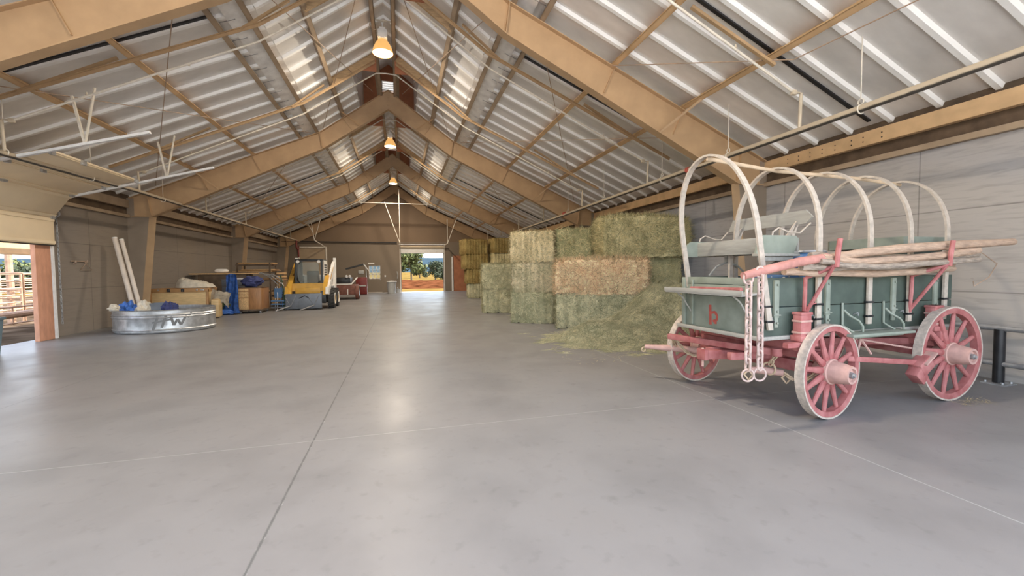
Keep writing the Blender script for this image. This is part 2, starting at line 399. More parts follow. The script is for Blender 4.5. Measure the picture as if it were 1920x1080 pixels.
for nm, sd in (('ceiling_left', -1), ('ceiling_right', 1)):
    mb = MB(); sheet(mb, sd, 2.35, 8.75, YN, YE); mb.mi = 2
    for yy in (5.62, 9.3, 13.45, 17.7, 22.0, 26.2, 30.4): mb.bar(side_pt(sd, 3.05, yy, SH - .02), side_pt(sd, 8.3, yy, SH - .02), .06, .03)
    struct(mb.build(nm, ['roof_pan', 'lit_roof_rib', 'black_iron']))
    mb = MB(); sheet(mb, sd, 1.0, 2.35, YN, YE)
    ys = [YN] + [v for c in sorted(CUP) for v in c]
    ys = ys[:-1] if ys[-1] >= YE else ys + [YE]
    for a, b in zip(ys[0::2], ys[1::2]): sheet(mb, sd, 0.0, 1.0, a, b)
    struct(mb.build(nm + '_steep', ['roof_pan', 'lit_roof_rib']))
    # bright flashing where the pitch changes, with the dark tabs of the sheet ends
    mb = MB(); 
    a = side_pt(sd, 2.52, 0, SH - .078); b = side_pt(sd, 2.84, 0, SH - .078); m = Vector((0, (YN + YE) / 2, 0))
    mb.bar(a + m, b + m, YE - YN, .006)
    mb.mi = 1
    k = 0
    while k * .67 < YE:
        p = side_pt(sd, 2.70, k * .67 + .1, SH - .088); q = side_pt(sd, 2.98, k * .67 + .1, SH - .07); mb.bar(p, q, .012, .012); k += 1
    struct(mb.build('trim_flashing', ['flashing', 'galv_dull']))
# ------------------------------------------------------------------ roof lanterns over the frames
for i, (y0, y1) in enumerate(CUP):
    z0 = zr(1.0) + SH; z1 = 9.35
    mb = MB()
    for sd in (-1, 1): mb.box((XR0 + sd * 1.02, (y0 + y1) / 2, (z0 + z1) / 2 + .05), (.03, y1 - y0, z1 - z0 + .25))
    struct(mb.build('wall_lantern_side', 'roof_pan'))
    mb = MB()
    for sd in (-1, 1): mb.bar((XR0 + sd * 1.3, (y0 + y1) / 2, z1 - .12), (XR0, (y0 + y1) / 2, z1 + .85), y1 - y0 + .2, .02)
    struct(mb.build('ceiling_lantern', 'roof_pan'))
    for ye in (y0, y1 - .001):
        if ye >= YE - .01: continue
        mb = MB(); lx, lz0, lz1 = .27, 9.06, 9.5
        def tb(x0, x1, a, b): mb.box((XR0 + (x0 + x1) / 2, ye, (a + b) / 2), (x1 - x0, .03, b - a))
        zb = zr(1.0) + .1
        tb(-1.02, -lx, zb, z1); tb(lx, 1.02, zb, z1); tb(-lx, lx, 8.3, lz0)
        mb.prism([(-1.02, z1), (-lx, z1), (-lx, lz1), (lx, lz1), (lx, z1), (1.02, z1), (1.02, z1 + .14), (0, z1 + .90), (-1.02, z1 + .14)], .03, (XR0, ye, 0))
        t = mb.build('wall_lantern_end', 'terracotta'); struct(t)
        mb = MB()
        for k in range(5): mb.box((XR0, ye, lz0 + .045 + k * .088), (2 * lx, .10, .012), (R(-38), 0, 0))
        mb.box((XR0 - lx, ye, (lz0 + lz1) / 2), (.03, .06, lz1 - lz0)).box((XR0 + lx, ye, (lz0 + lz1) / 2), (.03, .06, lz1 - lz0))
        mb.build('louver', 'white_paint', t)
    # timber headers under the ridge at both ends of the opening
    for ye in (y0 - .03, y1 + .03):
        if ye > YE: continue
        for sd in (-1, 1):
            mb = MB(); mb.bar((XR0 + sd * .34, ye, zr(.34) + .08), (XR0 + sd * 1.56, ye, zr(1.56) + .08), .04, .21)
            mb.bar((XR0 + sd * .34, ye + .07, zr(.34) + .02), (XR0 + sd * 1.56, ye + .07, zr(1.56) + .02), .09, .04)
            struct(mb.build('lantern_header', 'wood_header'))
# ------------------------------------------------------------------ purlins
def purlin(sd, u, y0=YN, y1=YE, h=.205, fl=.10):
    mb = MB(); s = -.72 if u < 2.35 else -.437
    if u < .5: ax, n = Vector((sd, 0, 0)), Vector((0, 0, 1))
    else: ax = Vector((sd, 0, s)).normalized(); n = Vector((sd * -s, 0, 1)).normalized()
    o = Vector((XR0 + sd * u, (y0 + y1) / 2, zr(u))); L = y1 - y0; t = .012
    def pl(a0, a1, b0, b1): mb.prism([(a0, b0), (a1, b0), (a1, b1), (a0, b1)], L, o, ax, n)
    pl(-t / 2, t / 2, 0, h * .97); pl(-fl, 0, 0, t); pl(0, fl, h * .97 - t, h * .97); pl(-fl, -fl + t, 0, .035)
    return struct(mb.build('purlin', 'purlin_brown' if u < 3.1 else 'purlin_tan'))
for sd in (-1, 1):
    for u in (.30, 1.57, 2.47, 3.02, 4.52, 6.12): purlin(sd, u)
    X = XL if sd < 0 else XR
    mb = MB(); xx = X - sd * .06; Lc = (YN + YE) / 2
    mb.box((xx, Lc, 3.86), (.015, YE - YN, .24)).box((xx + sd * .05, Lc, 3.975), (.11, YE - YN, .015)).box((xx + sd * .05, Lc, 3.745), (.11, YE - YN, .015))
    mb.mi = 1; xf = xx - sd * .0095
    for yy in [YA + d for d in (-2.4, -2.1, -1.9, -1.6, -1.35, -1.1, -.85, -.6)]:
        for dz in (.05, -.03): mb.cyl((xf - sd * .004, yy, 3.84 + dz), (xf, yy, 3.84 + dz), .012, 6)
    struct(mb.build('eave_strut', ['purlin_tan' if sd > 0 else 'purlin_brown', 'black_paint']))
# ------------------------------------------------------------------ portal frames
def frame(Y, name='portal_frame'):
    mb = MB(); tw = .016
    top = [(0, 8.26), (2.35, 6.568), (8.2, 4.0)]; bot = [(0, 7.57), (2.30, 5.97), (7.5, 3.46)]
    for sd in (-1, 1):
        wx = 8.2 if sd < 0 else 8.35
        def pr(poly): mb.prism([(sd * a, b) for a, b in poly], tw, (XR0, Y, 0))
        pr([top[0], top[1], bot[1], bot[0]]); pr([top[1], (wx - .1, zr(wx - .1)), (wx - .1, 3.46), bot[2], bot[1]])
        mb.mi = 1; pr([(wx - .1, 3.46), (7.5, 3.46), (7.86, 0), (wx - .1, 0)]); mb.mi = 0
        def fl(path, up=None):
            for (a, b), (c, d) in zip(path, path[1:]): mb.bar((XR0 + sd * a, Y, b), (XR0 + sd * c, Y, d), .2, .018, (0, 1, 0) if False else (0, 0, 1))
        fl([(0, 8.25), (2.35, 6.56), (wx - .1, zr(wx - .1) - .01)]); fl([(0, 7.57), (2.30, 5.97), (7.5, 3.46)]); fl([(7.5, 3.46), (7.86, 0.0)]); mb.mi = 1; fl([(wx - .1, zr(wx - .1)), (wx - .1, 0)]); mb.mi = 0
        def stiff(u0, z0, u1, z1, w=.17): mb.bar((XR0 + sd * u0, Y, z0), (XR0 + sd * u1, Y, z1), .014, w, (0, 1, 0))
        stiff(7.5, 3.46, wx - .15, 3.46); stiff(7.5, 3.48, 7.62, zr(7.62) - .02)
        stiff(2.36, 6.55, 2.28, 5.99, .20)
        for u in (1.57, 4.52, 6.12):
            nrm = Vector((.72 if u < 2.35 else .437, 1)).normalized(); dd = .56 if u > 2.35 else .62
            stiff(u, zr(u) - .02, u - nrm.x * dd, zr(u) - .02 - nrm.y * dd + .03, .10)
            # flange brace from purlin to the lower flange
        for k in range(12):
            t = (k + .5) / 12; b0 = Vector((bot[1][0], bot[1][1])).lerp(Vector(bot[2]), t)
    mb.bar((XR0, Y, 7.58), (XR0, Y, 8.24), .018, .2, (1, 0, 0))
    for k in range(7):
        for sx in (-.028, .028): mb.cyl((XR0 + sx, Y - .01, 7.64 + k * .09), (XR0 + sx, Y - .035, 7.64 + k * .09), .014, 6)
    for sd in (-1, 1):
        wx = 8.2 if sd < 0 else 8.35
        mb.box((XR0 + sd * 8.0, Y, .01), (.42, .26, .02))
    return struct(mb.build(name, ['steel_tan', 'column_brown']))
for Y in (YN, YA, YB, YC, YD - .0): frame(Y)
# flange braces: slim angles from the purlins down to the lower flange, on the near side of each frame
for Y in (YA, YB, YC):
    for sd in (-1, 1):
        for u, v in ((6.12, 5.55), (1.57, 1.0)):
            zb = 5.97 - (v - 2.30) * (5.97 - 3.46) / 5.2 if v > 2.3 else 7.57 - v * .696
            mb = MB(); mb.bar((XR0 + sd * u, Y - .62, zr(u) + .02), (XR0 + sd * v, Y - .09, zb + .02), .045, .012, (0, 1, 0)); mb.bar((XR0 + sd * u, Y - .62, zr(u) + .02), (XR0 + sd * v, Y - .09, zb + .02), .012, .045, (0, 1, 0))
            struct(mb.build('flange_brace', 'steel_tan'))
# thin cross rods under the purlins
def rod(p, q, r=.009):
    return struct(MB().cyl(p, q, r, 6).build('brace_rod', 'rod'))
def rp(sd, u, y, dz=-.04): return Vector((XR0 + sd * u, y, zr(u) + dz))
for sd in (-1, 1):
    for y0, y1 in ((YA, YB), (YB, YC)):
        rod(rp(sd, 3.1, y0 + .3), rp(sd, 7.2, y1 - .4)); rod(rp(sd, 6.9, y0 + .3), rp(sd, 2.6, y1 - .4))
    rod(rp(sd, 2.2, YA + .3), rp(sd, .5, YB - .8)); rod(rp(sd, .5, YA + 2.4), rp(sd, 2.2, YB - .3))
rod(rp(1, 4.45, YA - .1, -.02), rp(1, 6.2, 5.25, -.1)); rod(rp(1, 6.2, 5.25, -.1), rp(1, 6.3, 1.5, -.2))

# ------------------------------------------------------------------ side door in the left wall (sectional, rolled part way up)
d = bpy.data.objects.new('door_1', None); C.objects.link(d); d['kind'] = 'structure'; d.location = (XL, GY1, 0)
yc = (GY0 + GY1) / 2 - GY1; wd = GY1 - GY0 - .06; off = .20
path = [(off, 2.33), (off, 3.02), (off + .42, 3.60), (1.30, 3.83), (2.00, 4.02)]   # x from the wall, z
mb = MB(); rb = MB(); hg = MB()
for i, ((a, b), (c, e)) in enumerate(zip(path, path[1:])):
    p = Vector((a, yc, b)); q = Vector((c, yc, e)); dr = (q - p).normalized(); nx = Vector((dr.z, 0, -dr.x))
    sec = MB(); sec.bar(p + dr * .006, q - dr * .006, wd, .045, nx, .006)
    for t in (.10, .90): sec.bar(p.lerp(q, t) + nx * .03 + Vector((0, -wd / 2, 0)), p.lerp(q, t) + nx * .03 + Vector((0, wd / 2, 0)), .07, .02, nx)
    sec.build('door_section', 'door_tan', d)
    for yy in (-wd * .5 + .06, -wd * .18, wd * .5 - .06):
        hg.box(q + nx * .04 + Vector((0, yy, 0)), (.05, .11, .10)); hg.cyl(q + nx * .055 + Vector((0, yy - .07, 0)), q + nx * .055 + Vector((0, yy + .07, 0)), .013, 8)
hg.build('hinge', 'galv', d)
mb.box((off + .01, yc, 2.325), (.055, wd, .03)).build('bottom_seal', 'black_paint', d)
for s, nm in ((0.05, 'track'), (-(GY1 - GY0) - .05, 'track')):
    mb = MB()
    tp = [Vector((.10, s, 0)), Vector((.10, s, 3.0)), Vector((.18, s, 3.3)), Vector((.42, s, 3.52)), Vector((.6, s, 3.57)), Vector((3.7, s, 4.44))]
    for a, b in zip(tp, tp[1:]): mb.bar(a, b, .05, .07, (0, 1, 0))
    mb.box((.07, s + .0, 1.5), (.06, .11, 3.0))
    mb.build(nm, 'white_metal', d)
    hb = MB(); e = Vector((2.62, s, 4.13))
    hb.bar(e, rp(-1, 5.75, GY1 + s) - Vector(d.location) , .04, .04); hb.bar(e + Vector((.0, 0, 0)), rp(-1, 5.35, GY1 + s - .05) - Vector(d.location), .04, .02)
    hb.build('track_hanger', 'pipe_white', d)
mb = MB(); chain_links(mb, (.12, .22, 3.1), (.10, .27, .35), 46, .012, .018); mb.ring((.12, .22, 3.14), (0, 1, 0), .07, .02)
mb.build('hoist_chain', 'galv_dull', d)
# terracotta boarded post and tan beam of the porch outside, seen through the opening
struct(MB().box((XL + .07, GY1 - .25, 1.25), (.10, .46, 2.5), None, .01).build('trim_post', 'post_red'))
struct(MB().box((XL - 1.9, 15.5, 2.46), (.14, 11, .50)).box((XL - 1.9, 15.5, 2.19), (.2, 11, .04)).build('trim_porch_beam', 'purlin_tan'))
struct(MB().box((XL + .02, GY1 + .02, 1.72), (.06, .10, 3.44)).build('trim_jamb', 'column_brown'))
# ------------------------------------------------------------------ doors of the far wall
d = bpy.data.objects.new('door_2', None); C.objects.link(d); d['kind'] = 'structure'; d.location = (0, YE, 0)
mb = MB(); mb.box((1.715, -.10, 3.16), (3.3, .05, .34)).build('door_section', 'white_paint', d)
MB().box((1.715, -.22, 3.44), (3.3, .24, .05), (R(-35), 0, 0)).build('door_section', 'door_tan', d)
MB().box((1.715, -.10, 2.985), (3.3, .06, .03)).build('bottom_seal', 'slate_steel', d)
MB().cyl((-.05, -.3, 3.66), (3.5, -.3, 3.66), .035).build('spring_shaft', 'white_metal', d)
for xx, nm in ((.02, 'track'), (3.41, 'track')):
    mb = MB(); mb.bar((xx, -.06, 0), (xx, -.06, 3.3), .07, .06, (0, 1, 0)); mb.bar((xx, -.06, 3.3), (xx, -.3, 3.62), .07, .06, (1, 0, 0)); mb.bar((xx, -.3, 3.62), (xx, -2.6, 3.62), .05, .05)
    mb.build(nm, 'pipe_white', d)
    mb = MB(); mb.cyl((xx, -2.5, 3.62), (xx, -2.5, zr(xx - XR0) - .6), .025); mb.cyl((xx, -2.5, 3.62), (xx + (-1.0 if xx < 1 else .75), -2.5, 6.5 if xx < 1 else 5.6), .025)
    mb.build('track_hanger', 'pipe_white', d)
MB().cyl((-2.9, -2.5, 6.42), (2.6, -2.5, 6.42), .025).build('hanger_bar', 'pipe_white', d)
struct(MB().box((3.72, YE - .03, 1.6), (.50, .06, 3.2)).build('trim_1', 'wall_end'))
struct(MB().box((4.02, YE - .06, 1.36), (.13, .12, 2.72)).build('trim_2', 'white_paint'))
struct(MB().box((4.68, YE - .05, 1.4), (1.1, .10, 2.8)).build('trim_3', 'terracotta'))
d = bpy.data.objects.new('door_3', None); C.objects.link(d); d['kind'] = 'structure'; d.location = (-6.17, YE, 0)
MB().box((0, -.03, 1.68), (1.75, .05, 3.36)).build('door_section', 'door_brown', d)
mb = MB()
for xx in (-.92, .92): mb.box((xx, -.06, 1.72), (.08, .08, 3.44))
mb.box((0, -.06, 3.42), (1.9, .08, .09)).build('door_frame', 'pipe_white', d)
for xx in (.92,):
    mb = MB(); mb.bar((xx, -.1, 3.4), (xx - .35, -2.5, 3.78), .05, .05); mb.cyl((xx - .35, -2.5, 3.78), (xx - .55, -2.5, 5.2), .022); mb.cyl((xx - .35, -2.5, 3.78), (xx + .1, -2.5, 5.35), .022); mb.cyl((xx - .42, -2.5, 4.3), (xx - .85, -2.5, 5.1), .02)
    mb.build('track_hanger', 'pipe_white', d)
d = bpy.data.objects.new('door_4', None); C.objects.link(d); d['kind'] = 'structure'; d.location = (-1.88, YE, 0)
mb = MB()
for a, b, c, e in ((-.52, -.42, 0, 2.16), (.42, .52, 0, 2.16), (-.42, .42, 0, 1.04), (-.42, .42, 2.06, 2.16)): mb.box(((a + b) / 2, -.02, (c + e) / 2), (b - a, .05, e - c))
mb.build('door_leaf', 'wall_end', d)
MB().box((0, -.06, .012), (1.05, .10, .024)).build('threshold', 'white_paint', d)
MB().cyl((.40, -.05, .98), (.40, -.11, .98), .03).build('door_knob', 'galv', d)
wn_ = bpy.data.objects.new('window_1', None); C.objects.link(wn_); wn_['kind'] = 'structure'; wn_.location = (-1.88, YE, 1.55)
mb = MB()
for xx in (-.41, -.14, .14, .41): mb.box((xx, .02, 0), (.05 if abs(xx) < .2 else .06, .06, 1.04))
for zz in (-.50, -.17, .17, .50): mb.box((0, .02, zz), (.86, .06, .05 if abs(zz) < .2 else .06))
mb.build('window_frame', 'white_paint', wn_)
MB().box((0, .03, 0), (.84, .008, 1.02)).build('pane', 'glass', wn_)
# pipe along the far wall
tag(MB().tube([(-8.2, YE - .12, 3.84), (-.2, YE - .12, 3.80)], .04).build('wall_pipe', 'black_iron'), 'dark iron pipe running level along the far end wall', 'pipe')
# ------------------------------------------------------------------ sprinkler mains, branch pipes, tan sway bars, lamps, pipe rail
t = thing('sprinkler_main', 'thick tan sprinkler pipe running along the roof slope above the wagon', 'pipe', (6.38, 0, 3.84))
mb = MB(); mb.tube([(0, YN, .02), (0, 8, .0), (0, 16, -.05), (0, 24, -.05)], .052, 14); mb.build('pipe_run', 'dusty_pipe', t)
for y in (1.5, 4.6, 7.1, 9.3, 12.4, 15.4, 18.6):
    mb = MB(); mb.ring((0, y, 0), (0, 1, 0), .062, .009, 18, 6)
    mb.ring((0, y, .105), (1, 0, 0), .04, .008, 14, 6)
    mb.cyl((0, y, .14), (0, y, zr(6.68) - 3.84 + .18), .007, 6); mb.build('hanger_loop', 'pipe_white', t)
for y in (8.3, 15.8): MB().cyl((0, y - .05, 0), (0, y + .05, 0), .068, 12).build('coupling', 'red_paint', t)
t = thing('sprinkler_main', 'thick tan sprinkler pipe running along the roof slope above the stock tank', 'pipe', (-6.98, 0, 3.86))
mb = MB(); mb.tube([(0, YN, .0), (0, 10, -.03), (0, 14, .03), (0, 22, .0), (0, 32.6, -.02)], .052, 14); mb.build('pipe_run', 'dusty_pipe', t)
for y in (9.95, 12.2, 15.3, 18.6, 21.6, 25.6, 28.8):
    mb = MB(); mb.ring((0, y, 0), (0, 1, 0), .062, .009, 18, 6); mb.cyl((0, y, .06), (0, y, zr(6.68) - 3.86 + .18), .007, 6); mb.build('hanger_loop', 'pipe_white', t)
mb = MB(); mb.tube([(0, 32.4, 0), (.0, 32.4, -.5), (.12, 32.4, -.7), (.12, 32.4, -1.2)], .06, 12); mb.ring((.16, 32.3, -.55), (1, 0, 0), .13, .02); mb.build('riser_valve', 'deep_red', t)
BY = [5.55, 9.95, 14.1, 18.3, 22.5, 26.7, 30.9]
BN = ['nearest the camera, over the wagon', 'just past the first portal frame', 'just before the middle portal frame', 'just behind the middle portal frame',
      'fifth from the camera', 'sixth from the camera', 'last before the far wall']
for y, nm in zip(BY, BN):
    t = thing('sprinkler_branch', 'white sprinkler branch pipe crossing under the roof, ' + nm, 'pipe', (XR0, y, 0), 0, 'sprinkler branch pipes')
    for sd in (-1, 1):
        mx = (6.38 - XR0) if sd > 0 else (-6.98 - XR0)
        pts = [Vector((sd * .30, 0, zr(.3) - .22))] + [Vector((sd * u, 0, zr(u) - .15)) for u in (2.45, 4.4, 6.55)]; pts[2].z -= .06; pts[3].z -= .14
        tail = [Vector((sd * 6.7, 0, zr(6.7) - .22)), Vector((mx, 0, 3.88))]
        MB().tube(pts, .02, 10).build('branch_run', 'pipe_white', t)
        mb = MB(); mb.tube([pts[-1]] + tail, .026, 10); mb.box(pts[-1], (.09, .07, .08), None, .02); mb.build('drop_pipe', 'pipe_paint', t)
        for u in (1.2, 3.7, 5.4):
            mb = MB(); q = Vector((sd * u, 0, zr(u) - .17)); mb.cyl(q, q - Vector((0, 0, .05)), .011, 8).cyl(q - Vector((0, 0, .055)), q - Vector((0, 0, .05)), .025, 10); mb.build('sprinkler_head', 'pipe_paint', t)
    MB().tube([(-.30, 0, zr(.3) - .22), (0, 0, zr(.3) - .20), (.30, 0, zr(.3) - .22)], .02, 10).build('branch_run', 'pipe_white', t)
    yb = -.5
    first = y < 6
    t = thing('kicker_brace', 'tan kicker brace under the purlins of the nearest bay', 'steel brace', (XR0, y - .05, 0)) if first else thing('sway_bar', 'flat tan sway bar crossing under the purlins, ' + nm, 'steel bar', (XR0, y - (.66 if 14 < y < 15 else .5), 0), 0, 'tan sway bars')
    for sd in (-1, 1):
        mb = MB()
        for u0, u1 in ((.3, 2.3), (2.3, 7.0)):
            e = -.15
            mb.bar((sd * u0, 0, zr(u0) + e - (.04 if u0 < .5 else 0)), (sd * u1, 0, zr(u1) + e), .012, .055)
            mb.bar((sd * u0, 0, zr(u0) + e + .04 - (.04 if u0 < .5 else 0)), (sd * u1, 0, zr(u1) + e + .04), .06, .012)
        if not first: mb.build('bar_run', 'bar_tan', t)
        else: mb.bm.free()
        MB().bar((sd * 6.1, .0, zr(6.1) - .12), (sd * 4.75, .25, zr(4.75) + .14), .06, .045).build('kicker', 'bar_tan', t)
        MB().bar((sd * 2.6, .0, zr(2.6) - .12), (sd * 1.75, .1, zr(1.75) + .08), .05, .045).build('kicker', 'bar_tan', t)

# pendant lamps
def lamp(y, label):
    t = thing('pendant_lamp', label, 'lamp', (XR0 - .03, y, 7.43), 0, 'high bay lamps along the ridge')
    MB().lathe([(.262, 0), (.27, .02), (.262, .06), (.24, .13), (.19, .24), (.13, .33), (.105, .36)], (0, 0, 0), seg=36).build('reflector', 'lamp_amber', t)
    MB().lathe([(.02, -.035), (.14, -.028), (.22, -.008), (.255, .012)], (0, 0, 0), seg=36, capb=True).build('lens', 'lamp_lens', t)
    MB().box((0, 0, .50), (.25, .20, .22), None, .03).box((0, 0, .64), (.16, .14, .06), None, .015).cyl((0, 0, .36), (0, 0, .4), .10, 20).build('ballast_box', 'white_paint', t)
    MB().cyl((0, 0, .66), (0, 0, .80), .012, 8).ring((0, 0, .83), (0, 1, 0), .03, .008, 16, 6).build('hook', 'white_metal', t)
    mb = MB(); mb.cyl((-.30, 0, .86), (.36, 0, .86), .018, 8); mb.tube([(-.32, 0, .95), (-.33, 0, .70), (-.22, 0, .60), (-.12, 0, .62)], .009, 6); mb.build('hanger_bar', 'pipe_paint', t)
    L = bpy.data.lights.new('lamp_light', 'AREA'); L.shape = 'DISK'; L.size = .44; L.energy = LAMP_W; L.color = (1, .865, .70); L.spread = R(178)
    o = bpy.data.objects.new('lamp_light', L); C.objects.link(o); o.parent = t; o.location = (0, 0, -.045)
    return t
lamp(12.0, 'lit amber pendant lamp hung from the ridge nearest the camera')
lamp(20.7, 'lit amber pendant lamp hung from the ridge, middle of the three seen')
lamp(29.3, 'lit amber pendant lamp hung from the ridge nearest the far wall')
lamp(3.35, 'lit amber pendant lamp hung above the nearest bay, over the camera')

# black pipe rail at the right wall
t = thing('pipe_rail', 'black pipe rail with two dusty bars bolted to the floor at the right wall', 'rail', (7.80, 3.76, 0))
MB().cyl((0, 0, .012), (0, 0, .74), .058, 18).build('post', 'black_iron', t)
for yy in (4.4,): MB().cyl((0, yy, .012), (0, yy, .74), .058, 18).build('post', 'black_iron', t)
MB().cyl((0, -2.2, .755), (0, 5.5, .755), .038, 14).build('rail_bar', 'galv_dull', t)
MB().cyl((0, -2.2, .275), (0, 5.5, .275), .036, 14).build('rail_bar', 'galv_dull', t)
for yy in (0, 4.4):
    mb = MB(); mb.box((0, yy, .008), (.26, .24, .016))
    for sx in (-.09, .09):
        for sy in (-.085, .085): mb.cyl((sx, yy + sy, .016), (sx, yy + sy, .04), .016, 6)
    mb.build('base_plate', 'galv_dull', t)

# ------------------------------------------------------------------ covered wagon without its cover
WO = (3.60, 3.545, 0); WR = R(2.2)
wg = thing('covered_wagon', 'old green farm wagon with red running gear and bare white bows', 'wagon', WO, WR)
BW, BL, Z0, Z1 = 1.14, 3.06, .875, 1.49
def side(y, sg):
    mb = MB()
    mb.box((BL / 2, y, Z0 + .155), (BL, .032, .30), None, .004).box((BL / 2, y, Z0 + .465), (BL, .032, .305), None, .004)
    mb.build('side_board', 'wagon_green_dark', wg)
    for x in (.20, .93, 1.98, 2.72):
        mb = MB(); mb.box((x, y + sg * .03, 1.27), (.065, .03, .40), None, .008); mb.box((x, y + sg * .03, 1.03), (.05, .022, .12), None, .005)
        for z in (1.14, 1.42, 1.02): mb.cyl((x - .0, y + sg * .05, z), (x, y + sg * .058, z), .012, 8)
        mb.cyl((x - .05, y + sg * .045, 1.10), (x + .05, y + sg * .045, 1.10), .008, 6)
        mb.build('cleat', 'wagon_green', wg)
side(.016, -1); side(BW - .016, 1)
mb = MB(); mb.box((.016, BW / 2, Z0 + .20), (.032, BW - .06, .40), None, .004).box((.016, BW / 2, Z0 + .47), (.032, BW - .06, .125), None, .004).box((.016, BW / 2, Z0 + .58), (.032, BW - .06, .08), None, .004)
mb.build('end_board', 'wagon_green', wg)
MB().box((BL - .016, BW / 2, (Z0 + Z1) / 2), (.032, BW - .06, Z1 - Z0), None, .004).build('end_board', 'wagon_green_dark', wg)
MB().box((BL / 2, BW / 2, Z0 - .015), (BL + .08, BW + .06, .04), None, .006).build('wagon_floor', 'grey_plank', wg)
mb = MB()
for yy in (.03, BW - .01): mb.box((-.012, yy, (Z0 + Z1) / 2 + .0), (.03, .06, Z1 - Z0), None, .006)
mb.box((-.012, BW - .16, (Z0 + Z1) / 2), (.02, .03, Z1 - Z0 - .05), None, .005).box((-.012, .16, (Z0 + Z1) / 2), (.02, .03, Z1 - Z0 - .05), None, .005)
mb.build('corner_post', 'wagon_green', wg)
mb = MB(); mb.box((-.03, BW / 2 + .02, Z0 - .01), (.05, BW + .12, .045), None, .01); mb.build('front_sill', 'grey_plank', wg)
# painted mark on the front boards
mb = MB(); X = -.004
def stroke(pts, wd):
    for a, b in zip(pts, pts[1:]): mb.bar((X, a[0], a[1]), (X, b[0], b[1]), .006, wd, (1, 0, 0)) if False else mb.bar((X, a[0], a[1]), (X, b[0], b[1]), wd, .006, (1, 0, 0))
stroke([(.69, 1.165), (.68, .93)], .035); stroke([(.68, 1.07), (.61, 1.085), (.575, 1.04), (.585, .99), (.64, .975)], .03); stroke([(.60, .98), (.60, .945)], .03)
mb.build('paint_mark', 'red_paint', wg)
# folding foot board at the front
mb = MB(); mb.box((-.15, .56, 1.325), (.27, 1.20, .022), (0, R(-4), 0), .004).box((-.28, .56, 1.345), (.02, 1.22, .05), None, .004); mb.build('foot_board', 'grey_plank', wg)
MB().tube([(-.16, .83, 1.36), (-.14, .1, 1.37)], .024, 8).build('foot_bar', 'wagon_red', wg)
for yy in (.12, 1.0):
    MB().tube([(-.24, yy, 1.315), (-.14, yy, 1.24), (-.07, yy, 1.14), (-.005, yy, 1.06)], .010, 8).build('foot_brace', 'grey_plank', wg)
# bows
def bow(x, lean, zt, nm='bow'):
    ya, yb, zs = -.035, 1.09, 1.95; pts = []
    for z in (.95, 1.2, 1.5, 1.75): pts.append(Vector((x + lean * (z - 1.2), ya, z)))
    for i in range(0, 25):
        a = PI * i / 24; z = zs + (zt - zs) * math.sin(a) ** .92; pts.append(Vector((x + lean * (z - 1.2), (ya + yb) / 2 - (yb - ya) / 2 * math.cos(a), z)))
    for z in (1.75, 1.5, 1.2, .95): pts.append(Vector((x + lean * (z - 1.2), yb + .0, z)))
    mb = MB()
    n = len(pts); rings = []
    for i, p in enumerate(pts):
        tn = (pts[min(i + 1, n - 1)] - pts[max(i - 1, 0)]).normalized(); w = Vector((1, 0, 0)); nn = tn.cross(w).normalized()
        rings.append([mb.bm.verts.new(p + w * sx * .032 + nn * sy * .012) for sx, sy in ((-1, -1), (1, -1), (1, 1), (-1, 1))])
    for A, B in zip(rings, rings[1:]):
        for j in range(4): mb._f([A[j], A[(j + 1) % 4], B[(j + 1) % 4], B[j]])
    mb._f(rings[0]); mb._f(rings[-1])
    o = mb.build(nm, 'bow_wood', wg, sharp=30)
    mb = MB()
    for yy in (ya, yb):
        for z in (1.04, 1.20): mb.box((x + lean * (z - 1.2), yy, z), (.10, .045, .022), None, .005)
    mb.build('staple', 'black_iron', o)
for x, ln, zt in ((.06, -.17, 2.86), (.77, -.0, 2.78), (1.55, 0, 2.77), (2.22, 0.0, 2.76), (2.86, .03, 2.73)): bow(x, ln, zt)
MB().tube([(-.24, .50, 2.825), (.77, .51, 2.75), (1.55, .52, 2.745), (2.22, .52, 2.735), (2.98, .53, 2.70)], .022, 8, flat=.6).build('ridge_pole', 'bow_tan', wg)
# seat
mb = MB(); mb.box((.40, .80, 1.86), (.025, 1.14, .17), None, .008).box((.60, .80, 1.775), (.42, 1.14, .03), None, .006).box((.80, .80, 1.86), (.025, 1.14, .16), None, .008); mb.build('seat', 'grey_plank', wg)
pl = [(-.24, 0), (.30, 0), (.38, .17), (.33, .205), (-.14, .205), (-.20, .16)]
for yy in (.235, 1.37): MB().prism(pl, .025, (.42, yy, 1.755)).build('seat_side', 'wagon_green', wg)
MB().box((.44, .20, 1.74), (.56, .12, .03), None, .006).box((.45, .22, 1.70), (.42, .10, .05), None, .008).build('seat_ledge', 'grey_plank', wg)
poly = [(-.62, -.07), (.50, -.07), (.58, .0), (.50, .085), (-.54, .085)]
MB().prism(poly, .022, (.90, .72, 2.17), (0, -1, 0), (0, 0, 1)).build('seat_backrest', 'grey_plank', wg)
for yy in (.32, 1.10):
    for x0 in (.60, .74): MB().bar((x0, yy, 1.79), (.885, yy - (.0), 2.12), .045, .016, (0, 1, 0)).build('backrest_slat', 'bow_wood', wg)
for yy, ye in ((.245, .15), (1.37, 1.34)):
    MB().tube([(.42, yy, 1.92), (.44, yy, 2.0), (.52, yy, 2.045), (.66, yy - .01, 2.0), (.78, (yy + ye) / 2, 1.99), (.88, ye, 2.10)], .0095, 8).build('arm_rod', 'bow_wood', wg)
for yy in (.30, 1.05):
    MB().tube([(.30, yy, 1.50), (.42, yy, 1.62), (.60, yy, 1.68), (.78, yy, 1.62), (.92, yy, 1.50)], .014, 8, flat=.5).build('seat_spring', 'grey_plank', wg)
    MB().box((.60, yy, 1.72), (.06, .05, .08)).build('seat_block', 'grey_plank', wg)
